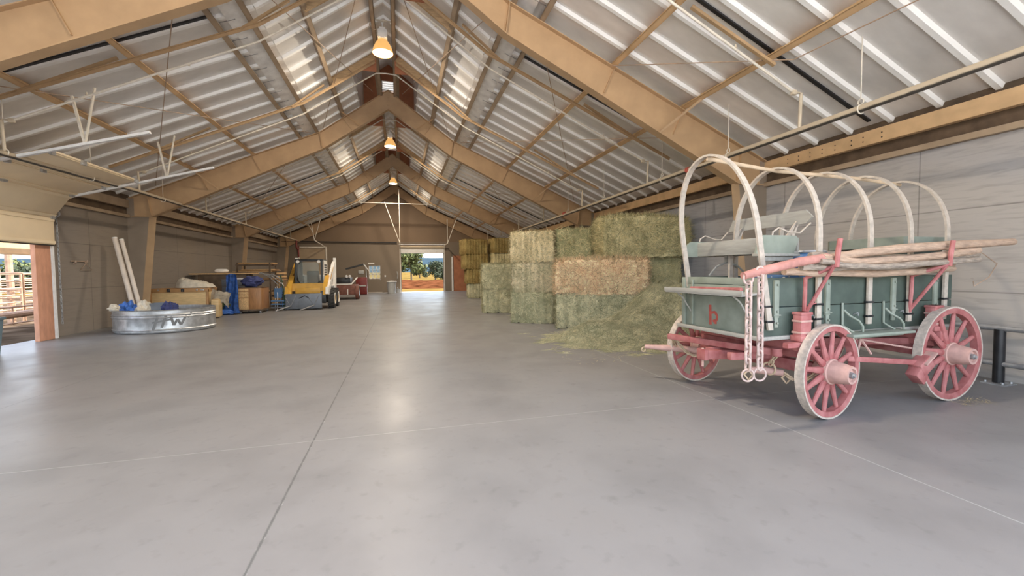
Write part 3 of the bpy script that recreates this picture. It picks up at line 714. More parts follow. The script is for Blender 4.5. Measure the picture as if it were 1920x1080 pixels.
MB().box((.50, .90, 1.60), (.05, .03, .34)).build('seat_post', 'bow_wood', wg)
# tool chest across the back
ch = MB(); 
prof = [(-.37, -.46), (.37, -.46), (.37, .40), (.30, .47), (-.30, .47), (-.37, .40)]
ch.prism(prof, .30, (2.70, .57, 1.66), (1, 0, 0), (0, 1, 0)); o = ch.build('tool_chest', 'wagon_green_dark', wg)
MB().prism([(a * 1.03, b * 1.03) for a, b in prof], .13, (2.70, .57, 1.90), (1, 0, 0), (0, 1, 0)).build('chest_lid', 'wagon_green', o)
# running gear
def wheel(c, rad, yaw, sgn, nsp):
    """wheel thing-part; outer face towards -y when sgn < 0"""
    e = bpy.data.objects.new('wheel', None); C.objects.link(e); e.parent = wg; e.location = c; e.rotation_euler = (0, 0, yaw)
    tk = .045; ro = rad
    mb = MB(); mb.lathe([(ro - .018, -tk), (ro, -tk), (ro, tk), (ro - .018, tk), (ro - .018, -tk)], axis=(0, 1, 0), seg=56); mb.build('tyre', 'iron_tyre', e)
    mb = MB(); ri = rad * .855; mb.lathe([(ri, -tk * .8), (ro - .019, -tk * .95), (ro - .019, tk * .95), (ri, tk * .8), (ri, -tk * .8)], axis=(0, 1, 0), seg=56); mb.build('felloe', 'wagon_red', e)
    mb = MB(); s = sgn
    mb.lathe([(.085, -s * .12), (.108, -s * .09), (.12, -s * .05), (.135, -s * .045), (.135, s * .045), (.12, s * .05), (.112, s * .12), (.095, s * .20), (.09, s * .225), (.068, s * .225), (.064, s * .20)], axis=(0, 1, 0), seg=28, capb=True, capt=True); mb.build('hub', 'dust_red', e)
    mb = MB(); mb.cyl((0, s * .19, 0), (0, s * .235, 0), .032, 6).cyl((0, s * .235, 0), (0, s * .25, 0), .018, 10); mb.build('axle_nut', 'galv_dull', e)
    base = None
    for k in range(nsp):
        if base is None:
            mb = MB(); mb.tube([(0, s * .01, .09), (0, s * .0, .17), (0, -s * .0, rad * .55), (0, 0, rad * .865)], [.034, .038, .030, .024], 10, flat=.8); base = mb.build('spoke', 'wagon_red', e); o = base
        else: o = base.copy(); C.objects.link(o)
        o.rotation_euler = (0, 2 * PI * (k + .3) / nsp, 0)
    return e
FY = R(7.5)
wheel((.76, -.165, .50), .50, FY, -1, 12); wheel((.53, 1.545, .50), .50, FY, 1, 12)
wheel((2.70, -.17, .56), .56, 0, -1, 12); wheel((2.70, 1.40, .56), .56, 0, 1, 12)
def gear(name, m, f):
    mb = MB(); f(mb); return mb.build(name, m, wg)
ax0, ax1 = Vector((.745, -.12, .50)), Vector((.545, 1.45, .50))
gear('front_axle', 'wagon_red', lambda b: b.bar(ax0, ax1, .10, .13, bev=.012))
gear('sand_board', 'wagon_red', lambda b: b.bar(ax0 + Vector((.0, .05, .14)), ax1 + Vector((0, -.05, .14)), .11, .10, bev=.012))
gear('rear_axle', 'wagon_red', lambda b: b.bar((2.70, -.08, .56), (2.70, 1.30, .56), .11, .15, bev=.012))
gear('front_bolster', 'wagon_red', lambda b: b.bar((.48, -.17, .775), (.48, 1.30, .775), .17, .11, bev=.012).bar((.20, -.13, .80), (.62, -.13, .80), .06, .05))
gear('rear_bolster', 'wagon_red', lambda b: b.bar((2.62, -.17, .775), (2.62, 1.30, .775), .13, .13, bev=.012).bar((2.62, -.1, .68), (2.62, 1.25, .68), .11, .08))
for x, y in ((.46, -.10), (.46, 1.25), (2.55, -.10), (2.55, 1.25)):
    o = gear('stake', 'wagon_red', lambda b: b.box((x, y, .98), (.15, .10, .31), None, .015).box((x, y - .0, .86), (.18, .13, .06), None, .01).box((x, y, 1.12), (.165, .115, .03), None, .008))
    mb = MB()
    for z in (.92, 1.04): mb.box((x, y, z), (.162, .112, .022), None, .004)
    mb.build('stake_band', 'dust_red', o)
gear('reach_pole', 'wagon_red', lambda b: b.bar((.45, .57, .62), (2.75, .57, .60), .10, .09, bev=.01))
for yy in (.28, .88):
    gear('hound', 'wagon_red', lambda b: b.bar((.0, .56 + (yy - .57) * .55, .60), (1.35, yy, .59), .07, .085, bev=.01))
gear('rear_hound', 'wagon_red', lambda b: b.bar((1.55, .57, .66), (2.75, .12, .66), .07, .085, bev=.01).bar((1.55, .57, .66), (2.75, 1.02, .66), .07, .085, bev=.01))
gear('tongue_stub', 'wagon_red', lambda b: b.bar((-.12, .66, .585), (.62, .60, .55), .11, .11, bev=.012).box((-.13, .66, .585), (.06, .14, .13), None, .01))
gear('pin', 'dust_red', lambda b: b.cyl((-.13, .66, .44), (-.13, .66, .66), .014, 8))
# evener, singletrees and their chains at the front axle
e0, e1 = Vector((.18, 1.62, .635)), Vector((.47, .20, .625))
e0 = Vector((-.02, 1.32, .64)); e1 = Vector((-.06, -.06, .64))
gear('evener', 'wagon_red', lambda b: b.bar((-.06, 1.38, .69), (.30, .04, .69), .05, .075, bev=.01).cyl((.295, .05, .655), (.295, .05, .735), .055, 14))
o = gear('singletree', 'dust_red', lambda b: b.tube([(-.19, 1.72, .50), (.04, 1.50, .50), (.25, 1.28, .50), (.40, 1.08, .50)], [.030, .046, .046, .042], 12))
mb = MB(); chain_links(mb, (-.02, 1.34, .66), (.08, 1.42, .54), 3, .014, .020); mb.build('trace_chain', 'bow_tan', o)
mb = MB(); chain_links(mb, (-.01, 1.30, .66), (.36, 1.10, .50), 10, .014, .020, .13); mb.build('trace_chain', 'bow_tan', o)
MB().ring((-.20, 1.74, .455), (0, 1, 0), .030, .009).build('hook', 'bow_tan', o)
o = gear('singletree', 'dust_red', lambda b: b.tube([(.20, .30, .455), (.31, .19, .46), (.42, .07, .45)], [.034, .042, .034], 12))
mb = MB(); chain_links(mb, (.30, .06, .66), (.31, .14, .54), 3, .014, .020); mb.ring((.32, .16, .49), (1, .3, 0), .065, .011); mb.build('clevis', 'bow_tan', o)
mb = MB(); chain_links(mb, (.42, .06, .45), (.68, -.12, .50), 9, .014, .020, .09); mb.build('trace_chain', 'bow_tan', o)
for q in ((.18, .30, .40), (.44, .05, .40)): MB().tube([Vector(q) + Vector(d) for d in ((0, 0, .05), (.03, -.03, .0), (.0, 0, -.06), (-.03, .03, .0), (0, 0, .05))], .011, 8).build('hook', 'bow_tan', o)
# brake beam with its shoes, step board, rope irons
gear('brake_beam', 'wagon_red', lambda b: b.bar((1.10, -.12, .60), (2.10, -.20, .50), .035, .06, bev=.008))
o = gear('brake_shoe', 'wagon_red', lambda b: b.box((2.13, -.22, .47), (.20, .13, .16), (0, R(-35), 0), .012).box((2.06, -.22, .36), (.18, .12, .12), (0, R(40), 0), .012))
mb = MB(); mb.box((2.15, -.24, .555), (.22, .15, .02), (0, R(-35), 0), .004); mb.build('shoe_pad', 'dust_red', o)
gear('brake_rod', 'dust_red', lambda b: b.tube([(1.30, -.06, .80), (1.95, -.10, .68), (2.4, -.12, .60)], .011, 8).tube([(1.33, -.10, .80), (1.28, -.10, .64)], .012, 6).tube([(1.33, -.10, .80), (1.50, -.10, .62)], .012, 6))
gear('step_board', 'wagon_green', lambda b: b.box((1.50, -.14, .865), (.98, .20, .03), None, .006).box((1.50, -.10, .835), (.9, .10, .035), None, .006))
for x in (1.16, 1.82):
    gear('rope_iron', 'wagon_green', lambda b: b.tube([(x, -.015, 1.20), (x, -.02, .95), (x + .02, -.07, .91), (x + .06, -.10, .88)], .011, 8).tube([(x + .02, -.02, 1.12), (x + .05, -.06, 1.06), (x + .14, -.10, 1.0), (x + .17, -.12, .94), (x + .17, -.12, .88)], .012, 8))
for x in (.10, .68, 1.35, 2.1): gear('hook', 'galv_dull', lambda b: b.tube([(x, -.005, 1.06), (x, -.03, 1.075), (x + .025, -.035, 1.085), (x + .035, -.035, 1.05)], .006, 6))
for xx, xb in ((.53, .64), (2.19, 2.39)):
    gear('pole_bracket', 'wagon_red', lambda b: b.tube([(xx + .03, -.04, 1.06), (xx, -.07, 1.30), (xx - .01, -.08, 1.485), (xx + .04, -.16, 1.535), (xb, -.31, 1.62)], .021, 8).tube([(xx + .03, -.045, 1.09), (xb - .02, -.29, 1.60)], .019, 8).tube([(xb, -.31, 1.60), (xb + .01, -.315, 1.75), (xb + .03, -.32, 1.885)], .024, 8).cyl((xx + .02, -.10, 1.20), (xx + .12, -.10, 1.22), .007, 6))

# long spare tongue with chains, and the loose poles lying on the brackets (things of their own)
def wthing(name, label, cat, group=None): return thing(name, label, cat, WO, WR, group)
t = wthing('wagon_tongue', 'long red and tan wagon tongue with hanging chains, topmost pole on the wagon side', 'wagon tongue')
MB().tube([(-.47, -.24, 1.525), (-.30, -.24, 1.56), (.23, -.24, 1.655), (.60, -.24, 1.70)], [.036, .043, .046, .042], 12).build('painted_end', 'faded_red', t)
MB().tube([(.58, -.23, 1.69), (1.2, -.22, 1.757), (1.78, -.215, 1.80), (2.6, -.22, 1.842), (3.70, -.25, 1.89)], [.036, .045, .05, .052, .040], 12).build('pole_shaft', 'pole_wood', t)
mb = MB(); mb.ring((-.42, -.25, 1.50), (0, 1, 0), .055, .010); chain_links(mb, (-.42, -.26, 1.45), (-.42, -.26, .64), 11, .019, .027); mb.ring((-.42, -.26, .575), (.3, 1, 0), .058, .009); mb.build('chain', 'chain_dust', t)
mb = MB(); mb.ring((-.29, -.26, 1.56), (0, 1, 0), .05, .010); chain_links(mb, (-.29, -.27, 1.51), (-.285, -.27, .64), 12, .019, .027); mb.ring((-.285, -.27, .575), (.2, 1, 0), .062, .009); mb.build('chain', 'chain_dust', t)
P_ = [('peeled tan pole just under the wagon tongue, second from the top of the bundle', [(.52, -.25, 1.70), (1.1, -.235, 1.645), (1.9, -.22, 1.69), (2.5, -.25, 1.73), (2.99, -.27, 1.775)], .042, 'pole_wood'),
      ('bent bark-streaked pole in the middle of the bundle on the wagon side', [(.30, -.20, 1.60), (.9, -.21, 1.595), (1.8, -.19, 1.605), (2.5, -.21, 1.665), (3.06, -.23, 1.735)], .038, 'pole_bark'),
      ('short grey knotty pole at the outside of the bundle on the wagon side', [(.46, -.28, 1.66), (.9, -.29, 1.61), (1.4, -.285, 1.60), (2.2, -.285, 1.64), (2.96, -.29, 1.675)], .030, 'pole_bark'),
      ('orange brown pole lying lowest on the wagon side brackets', [(.15, -.14, 1.555), (.8, -.15, 1.535), (1.5, -.14, 1.525), (2.2, -.15, 1.54), (2.76, -.16, 1.565)], .038, 'pole_wood'),
      ('thin pale pole tucked behind the bundle against the wagon box', [(.75, -.09, 1.60), (1.6, -.085, 1.57), (2.88, -.10, 1.63)], .026, 'pole_wood'),
      ('cracked grey pole end lying over the wagon rail behind the tongue', [(.50, -.14, 1.725), (1.0, -.13, 1.72), (1.9, -.125, 1.70), (2.6, -.13, 1.71)], .036, 'pole_bark')]
for lab, pts, r, m in P_:
    q = []
    for i in range(13):
        tt = i / 12 * (len(pts) - 1); k = min(int(tt), len(pts) - 2); v = Vector(pts[k]).lerp(Vector(pts[k + 1]), tt - k)
        v += Vector((0, noise.noise((i * .7, r * 90, 0)) * .012, noise.noise((i * .7, r * 90, 5)) * .014)); q.append(v)
    o = MB().tube(q, [r * (1 + .12 * noise.noise((i, r * 50, 2))) * (.85 if i in (0, 12) else 1) for i in range(13)], 10).build('wooden_pole', m, None, WO, WR)
    tag(o, lab, 'pole', 'poles carried on the wagon side')
o = MB().tube([(2.9, -.24, 1.80), (3.1, -.26, 1.74), (3.35, -.27, 1.62), (3.20, -.27, 1.46), (2.95, -.26, 1.36), (2.93, -.26, 1.42)], .006, 6).build('wire_hook', 'rod', None, WO, WR); tag(o, 'thin bent wire hanging from the pole ends behind the wagon', 'wire')
t = wthing('plastic_drum', 'blue plastic drum standing inside the wagon behind the seat', 'drum')
MB().lathe([(.17, 0), (.215, .02), (.225, .12), (.215, .30), (.23, .33), (.215, .36), (.225, .75), (.235, .80), (.21, .84), (.20, .86)], (1.20, .48, .92), seg=30, capb=True, capt=True).build('drum_body', 'blue_plastic', t)
MB().ring((1.20, .48, 1.785), (0, 0, 1), .215, .018).build('drum_rim', 'galv', t)
t = wthing('bucket', 'dark blue bucket with a wire handle just behind the wagon front side', 'bucket')
MB().lathe([(.13, 0), (.18, .30), (.19, .60), (.175, .60), (.16, .40)], (.45, .30, .92), seg=26, capb=True).build('bucket_body', 'blue_plastic', t)
MB().tube([(.27, .28, 1.53), (.33, .16, 1.50), (.45, .11, 1.49), (.58, .16, 1.50), (.64, .28, 1.53)], .007, 6).build('bucket_handle', 'pipe_white', t)
# ------------------------------------------------------------------ hay
def hay_mat(name, a, b, dark):
    m = bpy.data.materials.new(name); m.use_nodes = True
    n = m.node_tree.nodes; l = m.node_tree.links; p = n['Principled BSDF']; p.inputs['Roughness'].default_value = .85; p.inputs['Specular IOR Level'].default_value = .2
    g = n.new('ShaderNodeNewGeometry'); tc = n.new('ShaderNodeTexCoord')
    n1 = n.new('ShaderNodeTexNoise'); n1.inputs['Scale'].default_value = 2.2; n1.inputs['Detail'].default_value = 3; l.new(tc.outputs['Object'], n1.inputs['Vector'])
    r1 = n.new('ShaderNodeValToRGB'); r1.color_ramp.elements[0].position = .36; r1.color_ramp.elements[1].position = .64
    r1.color_ramp.elements[0].color = (*a, 1); r1.color_ramp.elements[1].color = (*b, 1); l.new(n1.outputs[0], r1.inputs[0])
    n2 = n.new('ShaderNodeTexNoise'); n2.inputs['Scale'].default_value = 55; n2.inputs['Detail'].default_value = 4; n2.inputs['Distortion'].default_value = 2; l.new(tc.outputs['Object'], n2.inputs['Vector'])
    r2 = n.new('ShaderNodeValToRGB'); r2.color_ramp.elements[0].position = .33; r2.color_ramp.elements[1].position = .62
    r2.color_ramp.elements[0].color = (dark, dark, dark, 1); r2.color_ramp.elements[1].color = (1.05, 1.05, 1.05, 1); l.new(n2.outputs[0], r2.inputs[0])
    x = n.new('ShaderNodeMix'); x.data_type = 'RGBA'; x.blend_type = 'MULTIPLY'; x.inputs[0].default_value = 1; l.new(r1.outputs[0], x.inputs[6]); l.new(r2.outputs[0], x.inputs[7])
    r3 = n.new('ShaderNodeValToRGB'); r3.color_ramp.elements[0].color = (.55, .60, .50, 1); r3.color_ramp.elements[1].color = (1.45, 1.38, 1.22, 1); l.new(g.outputs['Random Per Island'], r3.inputs[0])
    y = n.new('ShaderNodeMix'); y.data_type = 'RGBA'; y.blend_type = 'MULTIPLY'; y.inputs[0].default_value = 1; l.new(x.outputs[2], y.inputs[6]); l.new(r3.outputs[0], y.inputs[7])
    bp = n.new('ShaderNodeBump'); bp.inputs['Strength'].default_value = .9; bp.inputs['Distance'].default_value = .03; l.new(n2.outputs[0], bp.inputs['Height']); l.new(bp.outputs[0], p.inputs['Normal'])
    l.new(y.outputs[2], p.inputs['Base Color']); return m
M['hay_green'] = hay_mat('green hay', (.54, .53, .375), (.76, .72, .53), .6)
M['hay_olive'] = hay_mat('olive hay', (.62, .56, .34), (.86, .77, .50), .6)
M['hay_pale'] = hay_mat('pale hay', (.74, .63, .42), (.88, .77, .55), .6)
M['hay_tan'] = hay_mat('tan hay', (.92, .67, .46), (1, .82, .60), .66)
M['hay_mixed'] = hay_mat('mixed hay', (.60, .56, .40), (.80, .71, .54), .58)
M['hay_brown'] = hay_mat('brown weathered hay', (.40, .28, .11), (.52, .41, .18), .5)
def blade(mb, p, d, nn, L, w):
    s = d.cross(nn).normalized() * w / 2; q = p + d * L
    v = [mb.bm.verts.new(p - s), mb.bm.verts.new(p + s), mb.bm.verts.new(q)]
    f = mb._f(v); 
def bale(lx, ly, lz, m, seed, nbl=6500, fuzz=1., flake=.17, bulge=.03):
    rnd = random.Random(seed); mb = MB(); st = .055
    nx, ny, nz_ = max(3, int(lx / st)), max(3, int(ly / st)), max(3, int(lz / st))
    def disp(p):
        q = Vector(p); e = Vector((q.x / (lx / 2), q.y / (ly / 2), (q.z - lz / 2) / (lz / 2)))
        k = 1
        a = sorted(abs(c) for c in e)
        rnd_ = max(0, a[1] - .86) / .14          # rounder edges
        n = Vector((e.x if abs(e.x) > .97 else 0, e.y if abs(e.y) > .97 else 0, e.z if abs(e.z) > .97 else 0))
        if n.length > 0: n.normalize()
        ph = (q.x + .02 * noise.noise((q.y * 3, q.z * 3, seed))) / flake; fr = abs(ph - round(ph))
        groove = -.055 * max(0, 1 - fr / .16) * (0 if abs(e.x) > .97 else 1)
        b = bulge * (1 - max(abs(c) for c in (e - n * e.dot(n) if n.length else e)) ** 2)
        s = Vector((seed * 2.1, seed * .7, 3.3))
        nz2 = .030 * noise.noise(q * 3.1 + s) + .018 * noise.noise(q * 9 + s) + .012 * noise.noise(q * 21 + s)
        return q + n * (groove + b + nz2 - .035 * rnd_ ** 2)
    faces = []
    for ax in range(3):
        dims = [(lx, nx), (ly, ny), (lz, nz_)]
        (A, na), (B, nb) = dims[(ax + 1) % 3], dims[(ax + 2) % 3]
        for sg in (-1, 1):
            if ax == 2 and sg < 0: continue
            def fn(u, v, ax=ax, sg=sg, A=A, B=B):
                c = [0, 0, 0]; c[ax] = sg * dims[ax][0] / 2; c[(ax + 1) % 3] = (u - .5) * A; c[(ax + 2) % 3] = (v - .5) * B
                return disp((c[0], c[1], c[2] + lz / 2))
            mb.grid(fn, na, nb)
            faces.append((fn, A * B, ax, sg))
    bmesh.ops.remove_doubles(mb.bm, verts=mb.bm.verts, dist=.002)
    bmesh.ops.recalc_face_normals(mb.bm, faces=mb.bm.faces)
    tot = sum(f[1] for f in faces)
    for fn, ar, ax, sg in faces:
        nn = Vector((0, 0, 0)); nn[ax] = sg
        t1 = Vector((0, 0, 0)); t1[(ax + 1) % 3] = 1; t2 = Vector((0, 0, 0)); t2[(ax + 2) % 3] = 1
        for _ in range(int(nbl * ar / tot)):
            p = Vector(fn(rnd.random(), rnd.random())); a = rnd.gauss(PI / 2, .9) if rnd.random() < .6 else rnd.random() * PI
            d = (t1 * math.cos(a) + t2 * math.sin(a)) * (1 if rnd.random() < .5 else -1)
            d = (d + nn * rnd.uniform(.05, .60 * fuzz)).normalized()
            blade(mb, p - nn * .008, d, nn, rnd.uniform(.08, .20) * (1.5 if rnd.random() < .08 * fuzz else 1), rnd.uniform(.009, .017))
    return mb.build('hay_bale', M[m], None, sharp=0, recalc=False)
proto = {}
def place_bale(key, dims, m, seed, loc, rz, label, **k):
    kk = (key,)
    if key in proto:
        o = proto[key].copy(); C.objects.link(o)
        if proto[key].data.materials[0] != M[m]:
            o.data = proto[key].data.copy(); o.data.materials[0] = M[m]
    else: o = bale(*dims, m, seed, **k); proto[key] = o
    o.location = loc; o.rotation_euler = (0, 0, rz); return tag(o, label, 'hay bale', 'hay bales in the pile')
hr = R(-28); hx = Vector((math.cos(hr), math.sin(hr), 0)); hy = Vector((-math.sin(hr), math.cos(hr), 0))
# first stack by the aisle: front corner at (3.2, 12.25)
c1 = Vector((3.22, 12.27, 0)) + hx * .64 + hy * .55
place_bale('a', (1.28, 1.1, .93), 'hay_green', 3, c1, hr, 'green hay bale at the bottom of the three-bale stack jutting into the aisle', flake=.21)
place_bale('a2', (1.27, 1.08, .92), 'hay_mixed', 4, c1 + Vector((.02, .0, .91)), hr + R(1), 'striped grey green hay bale in the middle of the three-bale stack jutting into the aisle', flake=.19)
place_bale('a3', (1.32, 1.12, .93), 'hay_pale', 5, c1 + Vector((.03, .02, 1.82)), hr - R(2), 'pale straw coloured hay bale on top of the three-bale stack jutting into the aisle', flake=.16)
# bales beside it, behind the loose hay
hr2 = R(-26.6); h2x = Vector((math.cos(hr2), math.sin(hr2), 0)); h2y = Vector((-math.sin(hr2), math.cos(hr2), 0))
b0 = Vector((4.03, 10.62, 0))
place_bale('b', (2.35, .80, .96), 'hay_green', 8, b0 + h2x * 1.19 + h2y * .40, hr2, 'long green hay bale on the floor half buried by the loose hay', nbl=9000, flake=.3, fuzz=1.3)
place_bale('b2', (2.35, .78, .88), 'hay_tan', 9, b0 + h2x * 1.19 + h2y * .38 + Vector((0, 0, .96)), hr2 - R(1), 'shaggy tan hay bale lying across the middle of the pile', nbl=13000, flake=.33, fuzz=2.4, bulge=.06)
d0 = Vector((4.50, 11.72, 0))
place_bale('c', (.95, .85, .93), 'hay_green', 11, d0 + hx * .48 + hy * .43, hr, 'green hay bale on the floor behind the shaggy tan bale, next to the aisle stack', nbl=2500)
place_bale('c', (.95, .85, .93), 'hay_olive', 11, d0 + hx * .48 + hy * .43 + Vector((0, 0, .93)), hr + PI, 'olive hay bale hidden behind the shaggy tan bale, under the green top bale')
place_bale('c3', (1.0, .88, .93), 'hay_olive', 13, d0 + hx * .49 + hy * .42 + Vector((0, 0, 1.86)), hr + R(1), 'green hay bale on top between the pale bale and the big bale', flake=.24)
dr = R(-10); dx_ = Vector((math.cos(dr), math.sin(dr), 0)); dy_ = Vector((-math.sin(dr), math.cos(dr), 0)); e0_ = Vector((5.48, 10.66, 0))
place_bale('d', (2.22, .95, .98), 'hay_green', 15, e0_ + dx_ * 1.12 + dy_ * .48, dr, 'long green hay bale on the floor under the biggest bale by the right wall', nbl=5000, flake=.3)
place_bale('d', (2.22, .95, .98), 'hay_olive', 15, e0_ + dx_ * 1.12 + dy_ * .46 + Vector((0, 0, .98)), dr + PI, 'long olive hay bale just under the biggest bale by the right wall')
place_bale('d3', (2.36, 1.0, 1.04), 'hay_olive', 17, Vector((5.40, 10.42, 1.96)) + dx_ * 1.16 + dy_ * .50, dr, 'biggest hay bale, shaggy green, on top of the pile by the right wall', nbl=13000, flake=.30, fuzz=2.8, bulge=.10)
# short stack of two further along the aisle
place_bale('f', (1.15, 1.15, .92), 'hay_green', 21, (3.64, 15.9, 0), R(-10), 'green hay bale at the bottom of the low two-bale stack further down the aisle', flake=.2)
place_bale('f', (1.15, 1.15, .92), 'hay_green', 21, (3.62, 15.88, .91), R(80), 'green hay bale on top of the low two-bale stack further down the aisle')
# tall leaning stacks farther back
for i, (dx, lab, m) in enumerate([(.10, 'dark green hay bale at the foot of the tall leaning stack far down the aisle', 'hay_green'), (.0, 'brown hay bale second from the floor in the tall leaning stack', 'hay_brown'),
                                   (-.16, 'brown hay bale second from the top of the tall leaning stack', 'hay_brown'), (-.22, 'amber brown hay bale on top of the tall leaning stack', 'hay_brown')]):
    place_bale('g', (1.35, 1.2, .86), m, 25, (4.40 + dx, 24.6, i * .845), R(-6 + 5 * i), lab, nbl=3000)
for i, (lab, m) in enumerate([('green hay bale at the foot of the second tall stack behind the pile', 'hay_green'), ('olive hay bale second from the floor in the second tall stack', 'hay_olive'),
                               ('olive hay bale second from the top of the second tall stack', 'hay_olive'), ('brown hay bale on top of the second tall stack, under the roof', 'hay_brown')]):
    place_bale('g', (1.35, 1.2, .86), m, 25, (5.85, 24.3, i * .865), R(-4 + 3 * i), lab)
# loose hay: a mound with thousands of loose stems
def mound(u, v):
    a = u * 2 * PI; r = v
    ex = 1.0 + .12 * math.sin(3 * a + 1) + .1 * noise.noise((math.cos(a) * 1.5, math.sin(a) * 1.5, 4))
    return a, r, ex
MC = Vector((5.15, 9.05, 0))
def hay_h(x, y):
    # a slope banked against the bales, spilling towards the camera and the wagon
    q = Vector((x, y, 0)) - MC; s = q.dot(hx); t = q.dot(hy)
    h = 1.22 * math.exp(-((s - .95) / 1.05) ** 2 - ((t - .95) / 1.15) ** 2) + .42 * math.exp(-((s + .1) / .95) ** 2 - ((t + .45) / .95) ** 2) + .20 * math.exp(-((s + 1.0) / .55) ** 2 - ((t + .60) / .38) ** 2)
    h += .5 * math.exp(-((s - 1.7) / .8) ** 2 - ((t - .2) / .9) ** 2)
    h += .07 * noise.noise((x * 2.2, y * 2.2, 1)) + .05 * noise.noise((x * 5, y * 5, 2))
    return h - .09
mb = MB(); NX, NY = 90, 80; X0_, X1_, Y0_, Y1_ = 2.9, 7.8, 6.6, 11.0
V = {}
for i in range(NX + 1):
    for j in range(NY + 1):
        x = X0_ + (X1_ - X0_) * i / NX; y = Y0_ + (Y1_ - Y0_) * j / NY; h = hay_h(x, y)
        if h > -.03: V[i, j] = mb.bm.verts.new((x, y, max(h, .001)))
for i in range(NX):
    for j in range(NY):
        k = [V.get(c) for c in ((i, j), (i + 1, j), (i + 1, j + 1), (i, j + 1))]
        if all(k): mb._f(k, True)
rnd = random.Random(5); n = 0
while n < 26000:
    x = rnd.uniform(X0_, 7.65); y = rnd.uniform(Y0_, Y1_ - .8); h = hay_h(x, y)
    if h < -.028 - (.03 if rnd.random() < .35 else 0): continue
    if (Vector((x, y, 0)) - b0).dot(h2y) > .05 and (Vector((x, y, 0)) - b0).dot(h2x) < 2.4: continue
    h = max(h, .003); a = rnd.uniform(0, 2 * PI); d = Vector((math.cos(a), math.sin(a), rnd.uniform(-.12, .38)))
    d.z += (hay_h(x + d.x * .1, y + d.y * .1) - hay_h(x, y)) * 8 * (1 if h > .02 else 0); 
    if d.z > .9: d.z = .9
    d.normalize()
    if h < .02: d.z = abs(d.z) * .25
    blade(mb, Vector((x, y, h)), d, Vector((0, -.5, 1)).normalized(), rnd.uniform(.12, .34), rnd.uniform(.008, .014)); n += 1
o = mb.build('loose_hay', M['hay_green'], None, sharp=0, recalc=False)
tag(o, 'loose green hay spilling from the bales onto the floor by the wagon', 'hay', None, 'stuff')
mb = MB()
for _ in range(160):
    x, y = rnd.choice([(rnd.uniform(6.2, 6.7), rnd.uniform(3.25, 3.42)), (rnd.uniform(2.7, 4.6), rnd.uniform(6.5, 7.3))])
    a = rnd.uniform(0, 2 * PI); blade(mb, Vector((x, y, .003)), Vector((math.cos(a), math.sin(a), .04)), Vector((0, 0, 1)), rnd.uniform(.06, .2), .006)
tag(mb.build('hay_scatter', M['hay_pale'], None, sharp=0, recalc=False), 'stray hay stems scattered on the concrete near the wagon wheels', 'hay', None, 'stuff')
# ------------------------------------------------------------------ along the left wall
# galvanised stock tank
TX, TY = -6.50, 14.15
t = thing('stock_tank', 'large round galvanised stock tank holding tubes and cloths', 'stock tank', (TX, TY, 0))
r = 1.17; h = .62
mb = MB(); mb.lathe([(r * .5, .012), (r - .03, .012), (r - .01, .03), (r, .05), (r, .075), (r + .022, .095), (r, .12), (r, .40), (r + .024, .43), (r, .46), (r + .024, .49), (r, .52), (r + .005, h - .02), (r + .03, h), (r - .01, h + .012), (r - .015, h - .03), (r - .015, .03), (r * .5, .03)], seg=72, sx=1.0, sy=.86); mb.build('tank_wall', 'galv', t)
MB().lathe([(.001, .03), (r * .52, .03)], seg=60, sx=1, sy=.86).build('tank_bottom', 'galv_dull', t)
# painted brand mark on the wall: two slashes and blocky letters
mb = MB()
def on_tank(x, z):         # x metres to the side along the wall, from the middle of the mark
    a = -PI / 2 + R(26) + x * 1.2 / r; z = .06 + (z - .14) * 1.18 + .05; return Vector((math.cos(a) * (r + .006), math.sin(a) * (r * .86 + .006), z))
def tstroke(p, q, w):
    for i in range(5):
        a = Vector(p).lerp(Vector(q), i / 5); b = Vector(p).lerp(Vector(q), (i + 1) / 5)
        A, B = on_tank(a.x, a.y), on_tank(b.x, b.y); ang = -PI / 2 + R(26) + a.x * 1.2 / r
        mb.bar(A, B, w * 1.2, .012, (math.cos(ang), math.sin(ang), 0))
for p, q, w in (((-.33, .12), (-.23, .43), .045), ((-.17, .18), (-.08, .47), .045), ((-.34, .30), (.0, .36), .035), ((.0, .43), (.05, .22), .05), ((.05, .22), (.12, .36), .045), ((.12, .36), (.18, .22), .05), ((.18, .22), (.29, .44), .045), ((.32, .38), (.40, .49), .035)): tstroke(p, q, w)
mb.build('painted_mark', 'ink', t)
# tubes leaning in the tank against the wall
for i, (x, lab, rr) in enumerate(((0, 'thick white cardboard tube leaning in the stock tank, the wider one on the outside', .062), (.14, 'white cardboard tube leaning in the stock tank behind the wider tube', .05))):
    p = Vector((-7.38 + x * 1.0, 14.55 + x * .4, .04)); q = Vector((-8.10 + x, 15.0 + x * .4, 2.66 - .04 * i))
    t = thing('cardboard_tube', lab, 'tube', p, 0, 'tubes leaning in the stock tank')
    MB().cyl((0, 0, 0), q - p, rr, 20).build('tube_body', 'cardboard', t)
    ax = (q - p).normalized(); MB().tube([q - p - ax * .01, q - p + ax * .012], rr * 1.06, 20).build('tube_cap', 'white_paint', t)
def cloth(name, label, cat, c, r_, m, seed, amp=.28, fr=2.4, flat=None, group=None):
    o = MB().blob((0, 0, 0), r_, 4, amp, fr, seed, flat).build(name, m, None, c); return tag(o, label, cat, group)
cloth('cloth_bundle', 'crumpled blue and dark tarp stuffed in the stock tank at the foot of the tubes', 'tarp', (-7.36, 14.1, .54), (.20, .20, .27), 'blue_tarp', 2)
cloth('cloth_bundle', 'white and grey cloth draped over the stock tank rim beside the tubes', 'cloth', (-7.06, 14.2, .55), (.17, .22, .27), 'canvas', 3)
t = thing('plastic_tub', 'grey blue plastic tub standing in the stock tank', 'tub', (-6.74, 14.3, .06), R(12))
